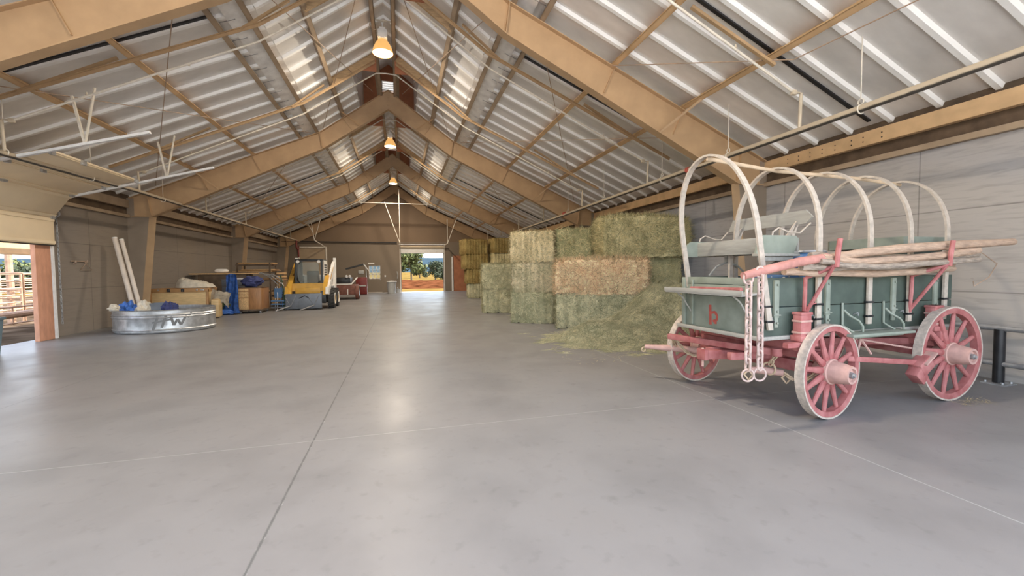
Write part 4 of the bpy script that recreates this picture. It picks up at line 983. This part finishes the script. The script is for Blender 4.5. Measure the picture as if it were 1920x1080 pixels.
MB().lathe([(.17, 0), (.20, .55), (.235, .68), (.24, .70), (.22, .70), (.19, .3)], seg=4, capb=True, a0=(1, 1, 0)).build('tub_body', 'slate_steel', t)
cloth('cloth_bundle', 'black cloth hanging over the tub in the stock tank', 'cloth', (-6.44, 14.2, .52), (.17, .2, .26), 'navy_fabric', 5)
cloth('cloth_bundle', 'small grey rag on the near end of the stock tank rim', 'rag', (-7.50, 13.72, .68), (.11, .10, .10), 'canvas', 6)
# tan flat-sided chest with dark trim and the canvas on it
t = thing('storage_chest', 'long tan storage chest with brown trim and latches behind the stock tank', 'chest', (-7.50, 17.6, 0), R(0))
MB().box((0, 0, .485), (1.76, .78, .96), None, .012).build('chest_body', 'chest_tan', t)
mb = MB(); mb.box((0, -.40, 1.00), (1.74, .03, .12), None, .005).box((0, 0, 1.06), (1.76, .84, .04), None, .008)
for sx in (-.845, .845): mb.box((sx, -.395, .52), (.06, .03, 1.0), None, .005)
mb.box((.872, 0, 1.0), (.03, .8, .12), None, .005).box((.872, -.36, .52), (.03, .06, 1.0)).box((.872, .36, .52), (.03, .06, 1.0)); mb.build('chest_trim', 'chest_trim', t)
for sx in (-.30, .12): MB().box((sx, -.425, 1.01), (.10, .03, .11), None, .01).cyl((sx, -.45, .96), (sx, -.44, 1.03), .03, 12).build('latch', 'black_iron', t)
for sx in (-.6, .55, .68, .74): MB().box((sx, -.42, 1.02), (.05, .02, .05), None, .008).build('corner_plate', 'galv', t)
# crumpled canvas: folded heap on top, hanging swag at the end
def heap(u, v):
    a = u * 2 * PI; rr = 1 - v
    x = .62 * rr * math.cos(a) * (1 + .12 * math.sin(3 * a)); y = .33 * rr * math.sin(a)
    z = .40 * (1 - rr ** 6) ** .6 * (1 - .45 * (x + .1)) + .06 * noise.noise((x * 6, y * 6, 1)) + .035 * noise.noise((x * 14, y * 14, 3)) - .12
    return (x, y, max(z, .004))
o = MB().grid(heap, 60, 24).build('canvas_heap', 'canvas', None, (-7.15, 17.55, 1.09), sharp=60); tag(o, 'crumpled cream canvas heaped on top of the tan chest', 'canvas')
def swag(u, v):
    x = -.30 + .72 * u; y = -.30 + .10 * math.sin(u * 9 + 2 * v) + .05 * noise.noise((u * 5, v * 5, 2)) - .03 * v
    top = .98 - .22 * u; z = top - (.62 + .12 * math.sin(u * 7)) * v * (1 - .25 * u)
    y += .16 * math.sin(min(1, v * 1.6) * PI / 2) * -.7; z += .04 * noise.noise((u * 8, v * 3, 5))
    return (x, y, z)
mb = MB(); mb.grid(swag, 44, 30); bmesh.ops.solidify(mb.bm, geom=mb.bm.faces[:], thickness=.02)
tag(mb.build('canvas_sheet', 'canvas', None, (-6.42, 17.75, .10), sharp=60), 'pale canvas sheet hanging in folds off the end of the tan chest', 'canvas')
o = MB().box((0, 0, .34), (.26, .5, .66), None, .06).build('carton', 'chest_tan', None, (-6.42, 17.35, .01), R(8)); tag(o, 'tan cardboard carton on the floor under the hanging canvas', 'carton')
# dark counter with a slab top
t = thing('work_counter', 'dark counter with an overhanging wooden top against the left wall', 'counter', (-7.22, 20.6, 0))
MB().box((0, 0, .78), (1.8, .85, 1.52), None, .01).build('counter_body', 'dark_wood', t)
MB().box((-.02, -.02, 1.575), (2.3, 1.0, .05), None, .008).build('counter_top', 'lumber', t)
for z in (.9, 1.2): MB().box((.45, -.435, z), (.95, .02, .28), None, .006).build('drawer_front', 'slate_steel', t)
MB().box((.62, -.45, 1.36), (.40, .012, .055)).build('name_strip', 'white_paint', t)
def pil(u, v):
    a = u * 2 * PI; b = (v - .5) * PI; k = math.cos(b) ** .5
    return (.24 * k * math.copysign(abs(math.cos(a)) ** .6, math.cos(a)), .2 * k * math.copysign(abs(math.sin(a)) ** .6, math.sin(a)), .09 + .085 * math.sin(b))
tag(MB().grid(pil, 30, 12).build('seat_cushion', 'white_paint', None, (-7.35, 20.5, 1.605)), 'flat white cushion lying on the dark counter', 'cushion')
# wheeled wooden cabinet with tarps
t = thing('rolling_cabinet', 'brown wooden cabinet on casters beside the blue tarp', 'cabinet', (-5.74, 19.15, 0), R(0))
MB().box((0, 0, .58), (.80, 1.05, .86), None, .012).build('cabinet_body', 'cabinet_wood', t)
MB().box((0, 0, .13), (.86, 1.1, .05), None, .008).build('cabinet_base', 'dark_wood', t)
MB().box((0, 0, 1.02), (.85, 1.1, .03), None, .008).build('cabinet_top', 'dark_wood', t)
for z in (.93, .80, .68): MB().box((-.22, -.535, z), (.34, .02, .105), None, .006).build('drawer_front', 'lumber', t)
MB().box((-.22, -.535, .38), (.34, .02, .44), None, .006).build('door_panel', 'lumber', t)
MB().box((.18, -.535, .58), (.40, .016, .82), None, .006).build('door_panel', 'cabinet_wood', t)
for sx in (-.34, .34):
    for sy in (-.44, .44):
        c = MB(); c.cyl((sx - .025, sy, .055), (sx + .025, sy, .055), .055, 16).box((sx, sy, .10), (.05, .07, .04)); c.build('caster', 'galv', t)
def drape(u, v):
    x = -.24 + .50 * u + .03 * math.sin(v * 6); y = -.10 * math.sin(v * PI * .5) + .05 * math.sin(u * 11 + v * 3) + .02 * noise.noise((u * 9, v * 9, 1)); z = 1.50 - 1.46 * v + .08 * math.sin(u * 3) * (1 - v)
    return (x * (.75 + .35 * v), y - .05, z)
mb = MB(); mb.grid(drape, 26, 40); bmesh.ops.solidify(mb.bm, geom=mb.bm.faces[:], thickness=.015)
tag(mb.build('blue_tarp', 'blue_tarp', None, (-6.32, 18.55, .0), sharp=60), 'bright blue tarp hanging in folds beside the wooden cabinet', 'tarp')
cloth('tarp_bundle', 'rolled dark blue tarp lying on top of the wooden cabinet', 'tarp', (-5.78, 19.05, 1.24), (.36, .40, .22), 'navy_fabric', 9, .16)
cloth('tarp_bundle', 'green tarp heaped on the floor under the canvas and the blue tarp', 'tarp', (-6.72, 18.7, .34), (.42, .35, .36), 'green_tarp', 12, .2, 2.0, -.335)
cloth('tarp_bundle', 'dark blue folded tarp on the floor left of the hanging blue tarp', 'tarp', (-6.60, 18.42, .10), (.48, .22, .10), 'blue_tarp', 14, .2, 2.0, -.097)
t = thing('folded_canopy', 'bundle of grey canopy tubes sticking out behind the rolled tarp', 'canopy', (-5.42, 19.8, 0))
for i, (a, b) in enumerate((((-.35, .1, 1.62), (.45, -.1, 1.05)), ((-.25, .05, 1.60), (.55, -.1, 1.12)), ((-.1, .15, 1.55), (.60, 0, 1.25)), ((.2, .1, 1.52), (.62, -.05, 1.02)))): MB().tube([a, (Vector(a) + Vector(b)) / 2 + Vector((.05, 0, .07)), b], .017, 8).build('frame_tube', 'galv_dull', t)
MB().tube([(.50, 0, 1.5), (.62, 0, .7), (.60, .0, .02)], .03, 8).build('frame_leg', 'green_tarp', t)
# blue hand trucks / folding chairs
t = thing('folding_chair_stack', 'blue framed folding seats standing on the floor beside the wooden cabinet', 'chairs', (-5.0, 19.9, 0), R(-6))
for i in range(3):
    o = MB(); x = -.20 + .2 * i
    o.tube([(x, 0, .02), (x, .1, .55), (x, .12, .98)], .016, 8).tube([(x + .16, -.2, .02), (x + .1, .05, .6), (x + .05, .15, 1.0)], .016, 8); o.build('chair_frame', 'white_metal' if i != 1 else 'blue_plastic', t)
for z in (.12, .26, .40): MB().box((0, -.12, z), (.52, .30, .05), None, .01).build('chair_seat', 'blue_plastic' if z > .2 else 'slate_steel', t)
MB().box((.0, .1, .72), (.50, .05, .42), None, .02).build('chair_back', 'blue_plastic', t)
# dark bags and bins
cloth('tool_bag', 'black bags piled on the floor behind the blue seats', 'bag', (-4.55, 21.6, .38), (.48, .5, .40), 'black_paint', 21, .16, 2.2, -.375)
cloth('tool_bag', 'dark green bag on the floor between the blue seats and the loader', 'bag', (-4.15, 22.2, .28), (.35, .4, .30), 'green_tarp', 22, .16, 2.2, -.275)
t = thing('tool_box', 'small black tool box with a grey handle on the floor by the loader tyre', 'tool box', (-4.45, 20.9, 0), R(10))
MB().box((0, 0, .13), (.46, .25, .26), None, .02).build('box_body', 'black_paint', t); MB().tube([(-.12, 0, .26), (-.11, 0, .32), (.11, 0, .32), (.12, 0, .26)], .012, 8).build('box_handle', 'galv', t)
# lumber rack against the left wall
t = thing('lumber_rack', 'steel rack stacked with boards behind the blue seats', 'rack', (-7.0, 23.6, 0))
for x in (-.62, .80):
    for y in (-.5, .5): MB().box((x, y, 1.05), (.06, .06, 2.1)).build('post', 'dark_wood', t)
for z in (.62, 1.22, 1.62, 1.98): MB().box((.09, 0, z), (1.55, 1.05, .05)).build('shelf', 'dark_wood', t)
rnd = random.Random(31)
wl_ = ['reddish', 'pale', 'grey', 'dark', 'yellowish', 'brown', 'split', 'warped', 'thin', 'wide', 'short', 'knotty']
k = 0
for z, nlay in ((.645, 2), (1.245, 2), (1.645, 3), (2.005, 2)):
    for j in range(nlay):
        for c in range(2):
            L = rnd.uniform(1.3, 1.9); x = rnd.uniform(.0, .3); th = .042
            o = MB().box((0, 0, 0), (L, rnd.uniform(.30, .42), .040), None, .004).build('board', 'lumber' if rnd.random() < .75 else 'chest_trim', None, (-7.05 + x, 23.6 - .25 + .48 * c, z + .021 + j * .0425), R(rnd.uniform(-2, 2)))
            sh = {.645: 'lowest', 1.245: 'second', 1.645: 'third', 2.005: 'top'}[z]
            tag(o, 'brown board on the %s shelf of the lumber rack, %s layer, %s' % (sh, ['first', 'second', 'third'][j], ['front', 'back'][c]), 'board', 'boards on the lumber rack'); k += 1
t = thing('wooden_chair', 'worn orange brown wooden chair stacked in front of the lumber rack', 'chair', (-5.45, 22.3, .78), R(25))
for sx in (-.2, .2):
    for sy in (-.2, .2): MB().box((sx, sy, .24), (.045, .045, .48)).build('leg', 'lumber', t)
MB().box((0, 0, .49), (.48, .46, .04), None, .01).build('seat', 'chest_trim', t)
for z in (.62, .78): MB().box((0, .2, z), (.44, .03, .08), None, .01).build('back_rail', 'lumber', t)
t = thing('crate', 'dark wooden crate carrying the stacked chair in front of the lumber rack', 'crate', (-5.45, 22.3, 0), R(10))
MB().box((0, 0, .39), (.9, .7, .78), None, .01).build('crate_body', 'dark_wood', t)
for z in (.15, .39, .63): MB().box((0, -.36, z), (.92, .02, .14), None, .004).build('crate_slat', 'lumber', t)
o = MB().box((0, 0, 0), (.10, .03, 1.25), (0, R(-28), 0), .005).build('pink_plank', 'dust_red', None, (-4.72, 22.5, .60)); tag(o, 'faded pink plank leaning against the stacked crate', 'plank')
o = MB().cyl((0, 0, 0), (-.42, .1, 1.85), .022, 8).build('white_pole', 'white_metal', None, (-5.0, 26.0, .01)); tag(o, 'thin white pole leaning in the dark corner left of the loader', 'pole')
# coat hanger on the left wall, with its two hooks
t = thing('coat_hanger', 'wire coat hanger hanging from hooks on the left wall', 'coat hanger', (XL + .03, 14.1, 1.72))
MB().tube([(.02, .30, .18), (.02, .32, .24), (.02, .29, .27), (.02, .26, .24), (.02, .27, .18), (.02, .05, .0), (.02, .52, .0), (.02, .27, .18)], .008, 6).build('hanger_wire', 'rod', t)
MB().tube([(.0, -.15, .18), (.05, -.15, .20), (.05, -.15, .26)], .02, 8).tube([(.0, .28, .22), (.05, .28, .22), (.05, .28, .28)], .02, 8).box((.0, .07, .24), (.012, .62, .03)).build('hook_rail', 'rod', t)
# blue grey bin cut off by the picture edge
t = thing('waste_bin', 'blue grey waste bin standing by the side door, cut by the picture edge', 'bin', (-8.0, 10.62, 0))
MB().lathe([(.24, 0), (.31, .70)], seg=4, capb=True, a0=(1, 1, 0)).build('bin_body', 'bin_blue', t); MB().box((0, 0, .73), (.50, .50, .06), None, .015).build('bin_lid', 'bin_blue', t)

# ------------------------------------------------------------------ skid steer loader
t = thing('skid_steer_loader', 'yellow and white skid steer loader with a grey front blade', 'loader', (-3.87, 20.6, 0))
def lw(x, y, sgn):
    e = bpy.data.objects.new('wheel', None); C.objects.link(e); e.parent = t; e.location = (x, y, .43)
    MB().lathe([(.24, -.125), (.33, -.14), (.395, -.115), (.405, 0), (.395, .115), (.33, .14), (.24, .125)], axis=(1, 0, 0), seg=36).build('tyre', 'rubber', e)
    mb = MB()
    for k in range(18):
        for s in (-1, 1):
            a = 2 * PI * (k + (.5 if s > 0 else 0)) / 18; c, si = math.cos(a), math.sin(a)
            Rm = Matrix(((1, 0, 0), (0, c, -si), (0, si, c)))
            mb.box((s * .065, -si * .412, c * .412), (.135, .055, .04), Rm @ Matrix.Rotation(s * .45, 3, 'Z'), .006)
    mb.build('tread', 'rubber', e)
    s = sgn; MB().lathe([(.25, s * .125), (.235, s * .135), (.215, s * .10), (.12, s * .06), (.05, s * .06), (.0, s * .06)], axis=(1, 0, 0), seg=28).build('wheel_rim', 'rim_yellow', e)
    MB().lathe([(.252, s * .12), (.258, s * .145), (.225, s * .145), (.222, s * .12)], axis=(1, 0, 0), seg=28).build('rim_ring', 'white_paint', e)
for x, sg in ((.90, 1), (-.90, -1)):
    for y in (-.38, .68): lw(x, y, sg)
mb = MB(); mb.box((0, .2, .52), (1.46, 2.0, .55), None, .04).build('chassis', 'black_paint', t)
mb = MB()
prof = [(-.72, .62), (.72, .62), (.74, 1.02), (.58, 1.12), (-.58, 1.12), (-.74, 1.02)]
mb.prism(prof, .30, (0, -.62, 0)); mb.box((0, -.78, .80), (1.0, .06, .24), None, .02); mb.build('front_body', 'loader_yellow', t)
for s in (-1, 1):
    mb = MB(); mb.prism([(-1.0, .62), (-.2, .62), (.5, 1.1), (.5, 1.5), (-.35, 1.42), (-.85, 1.05)], .16, (s * .70, .0, 0), (0, 1, 0), (0, 0, 1)); mb.build('fender', 'loader_yellow', t)
MB().box((0, -.79, .86), (.22, .02, .14), None, .01).build('access_plate', 'rim_yellow', t)
# cab
mb = MB(); X0c, X1c, Yf, Yb, zb, zt = -.52, .52, -.45, .62, 1.05, 2.12
for sx in (X0c, X1c):
    mb.bar((sx, Yf - .05, zb), (sx, Yf + .02, zt), .08, .08, (0, 1, 0)).bar((sx, Yb, zb), (sx, Yb, zt), .09, .09, (0, 1, 0)); mb.bar((sx, Yf, zt), (sx, Yb, zt), .09, .07); mb.bar((sx, Yf, zb), (sx, Yb, zb), .09, .07)
mb.bar((X0c, Yf - .05, zb), (X1c, Yf - .05, zb), .1, .12); mb.bar((X0c, Yf + .02, zt), (X1c, Yf + .02, zt), .09, .10); mb.box((0, .08, zt + .03), (1.12, 1.16, .05), None, .02)
mb.prism([(-.48, 1.0), (-.30, .92), (.30, .92), (.48, 1.0), (.48, 1.2), (.34, 1.02), (-.34, 1.02), (-.48, 1.2)], .05, (0, -.52, .05)); mb.build('cab_frame', 'black_paint', t)
mb = MB(); mb.prism([(-.42, 1.25), (-.30, 1.08), (.30, 1.08), (.42, 1.25), (.42, 1.92), (.32, 2.04), (-.32, 2.04), (-.42, 1.92)], .012, (0, Yf - .03, 0)); mb.build('windscreen', 'glass', t)
MB().box((0, .45, 1.35), (.52, .12, .62), (R(8), 0, 0), .05).box((0, .18, 1.05), (.52, .5, .14), None, .04).build('operator_seat', 'black_paint', t)
for sx in (-.3, .3): MB().tube([(sx, -.1, 1.0), (sx, -.15, 1.35), (sx * .9, -.2, 1.45)], .018, 8).build('control_lever', 'black_iron', t)
mb = MB(); mb.prism([(-.44, 1.12), (.55, 1.12), (.55, 2.0), (.42, 2.12), (-.30, 2.12)], .02, (X1c + .06, .05, 0), (0, 1, 0), (0, 0, 1)); o = mb.build('side_panel', 'white_paint', t)
mb = MB()
for i in range(7):
    for j in range(4): mb.box((X1c + .072, -.16 + .16 * j, 1.28 + .105 * i), (.012, .115, .07))
mb.build('side_grille', 'black_paint', o)
MB().prism([(-.44, 1.12), (.55, 1.12), (.55, 2.0), (.42, 2.12), (-.30, 2.12)], .02, (X0c - .06, .05, 0), (0, 1, 0), (0, 0, 1)).build('side_panel', 'black_paint', t)
for sx in (-.42, .42): MB().lathe([(.0, -.02), (.065, -.02), (.07, .02), (.05, .08)], (sx, Yf - .12, 2.06), (0, 1, 0), 18).build('work_light', 'white_paint', t)
# lift arms and towers
for s in (-1, 1):
    x = s * .80
    arm = [(-1.05, .66), (-.85, .60), (-.55, .78), (1.05, 1.90), (1.18, 2.05), (1.06, 2.10), (.85, 2.02), (-.75, 1.0), (-.95, .95)]
    o = MB().prism(arm, .13, (x, 0, 0), (0, 1, 0), (0, 0, 1)).build('lift_arm', 'white_paint' if s > 0 else 'loader_yellow', t)
    MB().prism([(-.35, 1.28), (.35, 1.76), (.40, 1.84), (-.35, 1.34)], .012, (x + s * .07, 0, 0), (0, 1, 0), (0, 0, 1)).build('arm_stripe', 'loader_yellow' if s > 0 else 'black_paint', o)
    MB().prism([(.70, .62), (1.12, .62), (1.16, 1.3), (1.22, 2.2), (1.14, 2.28), (1.05, 1.5), (.72, .95)], .12, (x + s * .03, 0, 0), (0, 1, 0), (0, 0, 1)).build('rear_tower', 'white_paint', t)
    MB().bar((x, -.1, .98), (x, .95, .98), .10, .06).build('link_bar', 'white_paint', t)
    MB().cyl((x - s * .1, .35, .95), (x - s * .1, .9, 1.7), .045, 12).cyl((x - s * .1, .9, 1.7), (x - s * .1, 1.05, 1.92), .028, 12).build('lift_cylinder', 'red_paint', t)
MB().box((0, 1.05, 1.05), (1.4, .55, .85), None, .06).build('engine_cover', 'white_paint', t)
# blade and its chained forks
mb = MB(); mb.box((-.12, -1.05, .36), (1.42, .035, .62), None, .006).box((-.12, -1.02, .07), (1.42, .09, .05), None, .008).box((-.12, -1.03, .67), (1.42, .07, .04), None, .008); mb.build('front_blade', 'slate_steel', t)
for x in (-.60, .30): MB().tube([(x + .18, -1.08, .62), (x - .02, -1.10, .18), (x - .20, -1.12, .52)], .014, 8).tube([(x - .02, -1.10, .19), (x - .50, -1.5, .02)], .026, 8).build('fork_tine', 'galv_dull', t)
MB().tube([(-.30, -1.08, .50), (-.08, -1.09, .60), (.1, -1.08, .50)], .016, 8).build('lift_hook', 'black_iron', t)

# ------------------------------------------------------------------ things before the far wall
t = thing('utility_trailer', 'dark red utility trailer with a white rail behind the loader', 'trailer', (-3.05, 26.4, 0), R(0))
MB().box((-.25, .6, .55), (1.5, 2.2, .55), None, .02).build('trailer_box', 'trailer_red', t)
for s in (-1, 1):
    e = bpy.data.objects.new('wheel', None); C.objects.link(e); e.parent = t; e.location = (-.25 + s * .86, -.2, .36)
    MB().lathe([(.18, -.09), (.33, -.10), (.36, 0), (.33, .10), (.18, .09)], axis=(1, 0, 0), seg=30).build('tyre', 'rubber', e); MB().lathe([(.19, .085), (.17, .1), (.06, .07), (0, .07)], axis=(1, 0, 0), seg=24).build('wheel_rim', 'galv', e)
    MB().lathe([(.40, -.10), (.42, 0), (.40, .10)], (-.25 + s * .86, -.2, .38), (1, 0, 0), 24).build('mudguard', 'trailer_red', t)
MB().tube([(-1.0, -.52, .88), (.30, -.52, .88), (.55, .35, 1.25)], .04, 8).build('side_rail', 'white_paint', t)
MB().box((-.35, .7, 1.05), (1.1, 1.3, .45), None, .05).build('trailer_load', 'black_paint', t)
MB().box((-.9, -.49, .80), (.05, .04, .30)).box((.1, -.52, .45), (.05, .03, .34)).build('tail_post', 'white_paint', t)
for x in (.0, .18): MB().lathe([(0, 0), (.07, .02), (.09, .10), (.05, .16), (0, .17)], (x, -.1, 1.24), seg=16).build('lamp_head', 'white_metal', t)
t = thing('service_cart', 'dark red cabinet with a black slanted hood on a pole by the far wall', 'cart', (-2.62, 31.2, 0))
MB().box((0, 0, .62), (.72, .6, 1.18), None, .02).build('cart_body', 'deep_red', t); MB().box((0, -.31, .62), (.60, .02, .10), None, .004).build('cart_stripe', 'bin_grey', t)
MB().cyl((.36, -.2, 0), (.30, -.2, 2.05), .025, 8).build('cart_pole', 'galv', t)
MB().bar((-1.0, 0, 1.80), (.20, 0, 2.12), .7, .10).build('hood', 'black_paint', t); MB().bar((.18, -.38, 2.14), (.55, -.38, 1.62), .05, .06).build('hood_strut', 'white_paint', t)
t = thing('trash_can', 'pale grey trash can with a lid beside the open far door', 'trash can', (-.62, 31.6, 0))
MB().lathe([(.26, 0), (.33, .80), (.33, .84)], seg=28, capb=True).build('can_body', 'bin_grey', t); MB().lathe([(.35, .83), (.36, .87), (.30, .90), (0, .93)], seg=28).build('can_lid', 'white_paint', t)
t = thing('floor_pail', 'small white pail on the floor at the foot of the far door jamb', 'pail', (-.18, 32.9, 0))
MB().lathe([(.13, 0), (.16, .26), (.17, .27), (.14, .26)], seg=22, capb=True).build('pail_body', 'bin_grey', t); MB().ring((0, 0, .29), (1, 0, .3), .13, .008).build('pail_handle', 'galv', t)
o = MB().box((0, 0, 0), (.38, .04, .26), None, .01).build('switch_box', 'bin_grey', None, (-2.86, YE - .03, 1.58)); tag(o, 'small pale notice plate on the far wall left of the small door', 'plate')
o = MB().box((0, 0, 0), (.10, .03, .14), None, .008).build('light_switch', 'white_paint', None, (-1.12, YE - .02, 1.25)); tag(o, 'white light switch on the far wall right of the small door', 'light switch')
o = MB().tube([(0, 0, 0), (.03, -.03, .3), (-.02, -.02, .55)], .03, 8).build('rope_coil', 'bin_grey', None, (-.22, YE - .03, 1.05)); tag(o, 'pale rope hanging on the wall beside the far door', 'rope')
o = MB().box((0, 0, 0), (.45, .03, .10)).build('door_notice', 'white_paint', None, (-2.12, YE - .03, 2.22)); tag(o, 'narrow white strip above the small door window', 'sign')

# ------------------------------------------------------------------ outdoors
M['field'] = mat('dry grass field', (.115, .070, .018), rough=.95, var=.35, scale=.25, detail=8, bump=.4, bscale=3, col2=(.165, .110, .036), spec=0., world=True)
M['red_dirt'] = mat('red dirt', (.055, .019, .008), rough=.95, var=.5, scale=.9, detail=8, col2=(.115, .042, .018), spec=0., world=True)
M['yard_dirt'] = mat('yard dirt', (.05, .032, .02), rough=.95, var=.45, scale=1.0, detail=8, col2=(.14, .10, .068), spec=0., world=True)
M['foliage'] = mat('green foliage', (.045, .06, .01), rough=.8, var=.5, scale=3, col2=(.13, .145, .03))
M['juniper'] = mat('dark juniper foliage', (.015, .025, .008), rough=.85, var=.5, scale=3, col2=(.05, .065, .022))
M['mountain'] = mat('hazy blue mountain', (.028, .045, .058), rough=1, var=.25, scale=.01, spec=0., world=True)
struct(MB().box((0, 0, -.26), (900, 1600, .1)).build('ground', 'field'))
struct(MB().box((XL - 12, 14, -.22), (23.2, 60, .16)).build('yard_ground', 'yard_dirt'))
M['bounce_apron'] = mat('pale concrete apron', (.66, .64, .61), rough=.8, var=.06, scale=1, world=True)  # unseen slab added behind the camera to bounce sunlight up to the roof
struct(MB().box((XR0, YN - 11.2, -.12), (34, 20, .2)).build('bounce_apron', 'bounce_apron'))
def berm(u, v):
    x = -14 + 36 * u; y = 44 + 30 * v; z = -.2 + math.sin(v * PI) ** 1.3 * (.95 + .35 * noise.noise((x * .22, y * .2, 1)) + .25 * noise.noise((x * .9, y * .7, 2))) * (.75 + .25 * math.sin(u * 9))
    return (x, y, z - .02)
struct(MB().grid(berm, 70, 30).build('dirt_mound', 'red_dirt'))
def ridge(x0, x1, y, hs, seed):
    def f(u, v):
        x = x0 + (x1 - x0) * u; z = hs * (.62 + .38 * noise.noise((u * 3 + seed, 0, 1)) + .12 * noise.noise((u * 9, seed, 2))) * math.sin(v * PI * .5) * (1 + .15 * noise.noise((u * 14, v * 6, seed)))
        return (x, y + 260 * (1 - v) * -1 + 260, z - 1)
    return f
struct(MB().grid(ridge(-900, 1100, 900, 62, 2.1), 120, 14).build('mountain_ridge', 'mountain'))
def tree(x, y, hgt, rad, m, label, seed, trunk=.25, nm='tree'):
    t = thing(nm, label, 'tree', (x, y, -.2), seed)
    mb = MB(); mb.tube([(0, 0, 0), (.05, 0, hgt * .3), (0, .05, hgt * .6)], [.16, .13, .07], 8)
    rnd = random.Random(seed)
    for k in range(5):
        a = rnd.uniform(0, 2 * PI); mb.tube([(0, 0, hgt * .28), (math.cos(a) * rad * .35, math.sin(a) * rad * .35, hgt * .5), (math.cos(a) * rad * .6, math.sin(a) * rad * .6, hgt * .68)], [.08, .06, .03], 6)
    mb.build('trunk', 'bark', t)
    mb = MB()
    for k in range(16):
        a = rnd.uniform(0, 2 * PI); q = rnd.random() ** .5 * rad * .62; z = hgt * rnd.uniform(trunk + .12, .86)
        c = Vector((math.cos(a) * q, math.sin(a) * q, z)); rr = rad * rnd.uniform(.28, .45)
        for _ in range(130):
            d = Vector((rnd.gauss(0, 1), rnd.gauss(0, 1), rnd.gauss(0, .8))).normalized() * rr * rnd.uniform(.55, 1.05)
            p = c + d; s = rad * .075; u = Vector((rnd.gauss(0, 1), rnd.gauss(0, 1), rnd.gauss(0, 1))).normalized() * s; w_ = u.cross(d).normalized() * s * .6
            mb.quad(p - u, p - w_, p + u, p + w_)
    mb.build('crown', m, t, sharp=0, recalc=False)
tree(1.9, 76, 5.6, 3.6, 'foliage', 'bright green leafy tree outside, seen at the left of the open far door', 3, .22)
tree(7.0, 88, 3.9, 2.2, 'juniper', 'dark juniper outside, just right of the bright green tree', 5, .08)
tree(10.2, 92, 3.4, 2.6, 'juniper', 'dark juniper outside, in the middle of the open far door', 6, .08)
tree(13.6, 96, 3.4, 2.6, 'juniper', 'dark juniper outside, at the right of the open far door', 7, .08)
tree(11.9, 112, 4.0, 3.0, 'juniper', 'smaller dark juniper farther out between the two right junipers', 8, .08)
tree(4.8, 110, 3.6, 2.6, 'juniper', 'dark juniper far out behind the bright green tree', 9, .08)
tree(-40, 58, 3.0, 3.0, 'foliage', 'green bushy tree beyond the pipe corral outside the side door', 11, .1)
tree(-44, 66, 3.2, 3.4, 'foliage', 'green bushy tree farther along beyond the pipe corral', 12, .1)
tree(-37.5, 55.6, 2.6, 2.8, 'juniper', 'dark bushy tree nearer along beyond the pipe corral', 13, .1)
# pipe corral panels in the yard
def panel(p, q, label, rails=6, hgt=1.7):
    t = thing('corral_panel', label, 'fence panel', p, 0, 'pipe corral panels'); q = Vector(q) - Vector(p)
    for x in (0, 1): MB().cyl(q * x + Vector((0, 0, -.15)), q * x + Vector((0, 0, hgt)), .035, 8).build('panel_post', 'corral', t)
    MB().cyl(q * .5 + Vector((0, 0, .2)), q * .5 + Vector((0, 0, hgt)), .022, 8).build('panel_post', 'corral', t)
    for k in range(rails):
        z = .25 + (hgt - .25) * k / (rails - 1); MB().cyl(Vector((0, 0, z)), q + Vector((0, 0, z)), .024, 8).build('rail', 'corral', t)
panel((-11.3, 14.4, -.12), (-11.5, 18.0, -.12), 'low rusty pipe corral panel nearest the side door', 3, .75)
panel((-13.0, 16.0, -.12), (-13.3, 19.3, -.12), 'rusty pipe corral panel second from the side door', 7, 1.75)
panel((-13.3, 19.4, -.12), (-13.0, 22.6, -.12), 'rusty pipe corral panel joined end to end behind the second one', 7, 1.75)
panel((-16.2, 20.0, -.12), (-15.8, 25.5, -.12), 'pipe corral panel third row from the side door', 7, 1.8)
panel((-13.3, 19.4, -.12), (-17.5, 20.6, -.12), 'pipe corral panel running crosswise away from the side door', 6, 1.8)
panel((-20.5, 26.0, -.12), (-20.0, 33.0, -.12), 'pipe corral panel farthest from the side door', 7, 1.8)
for i, (x, y, lab) in enumerate(((-13.6, 19.7, 'brown timber corral post nearest the side door opening'), (-17.0, 23.9, 'tall brown timber corral post farther out in the yard'))):
    o = MB().tube([(0, 0, -.1), (.02, 0, 1.3), (0, 0, 2.6)], [.11, .10, .10], 10).build('timber_post', 'corral', None, (x - .3, y, -.12)); tag(o, lab, 'post', 'timber posts')
o = MB().tube([(0, 0, 0), (.1, 3.6, .06)], [.11, .09], 10).build('log_rail', 'corral', None, (-10.9, 13.6, .42)); tag(o, 'thick log rail across the yard just outside the side door', 'log rail')
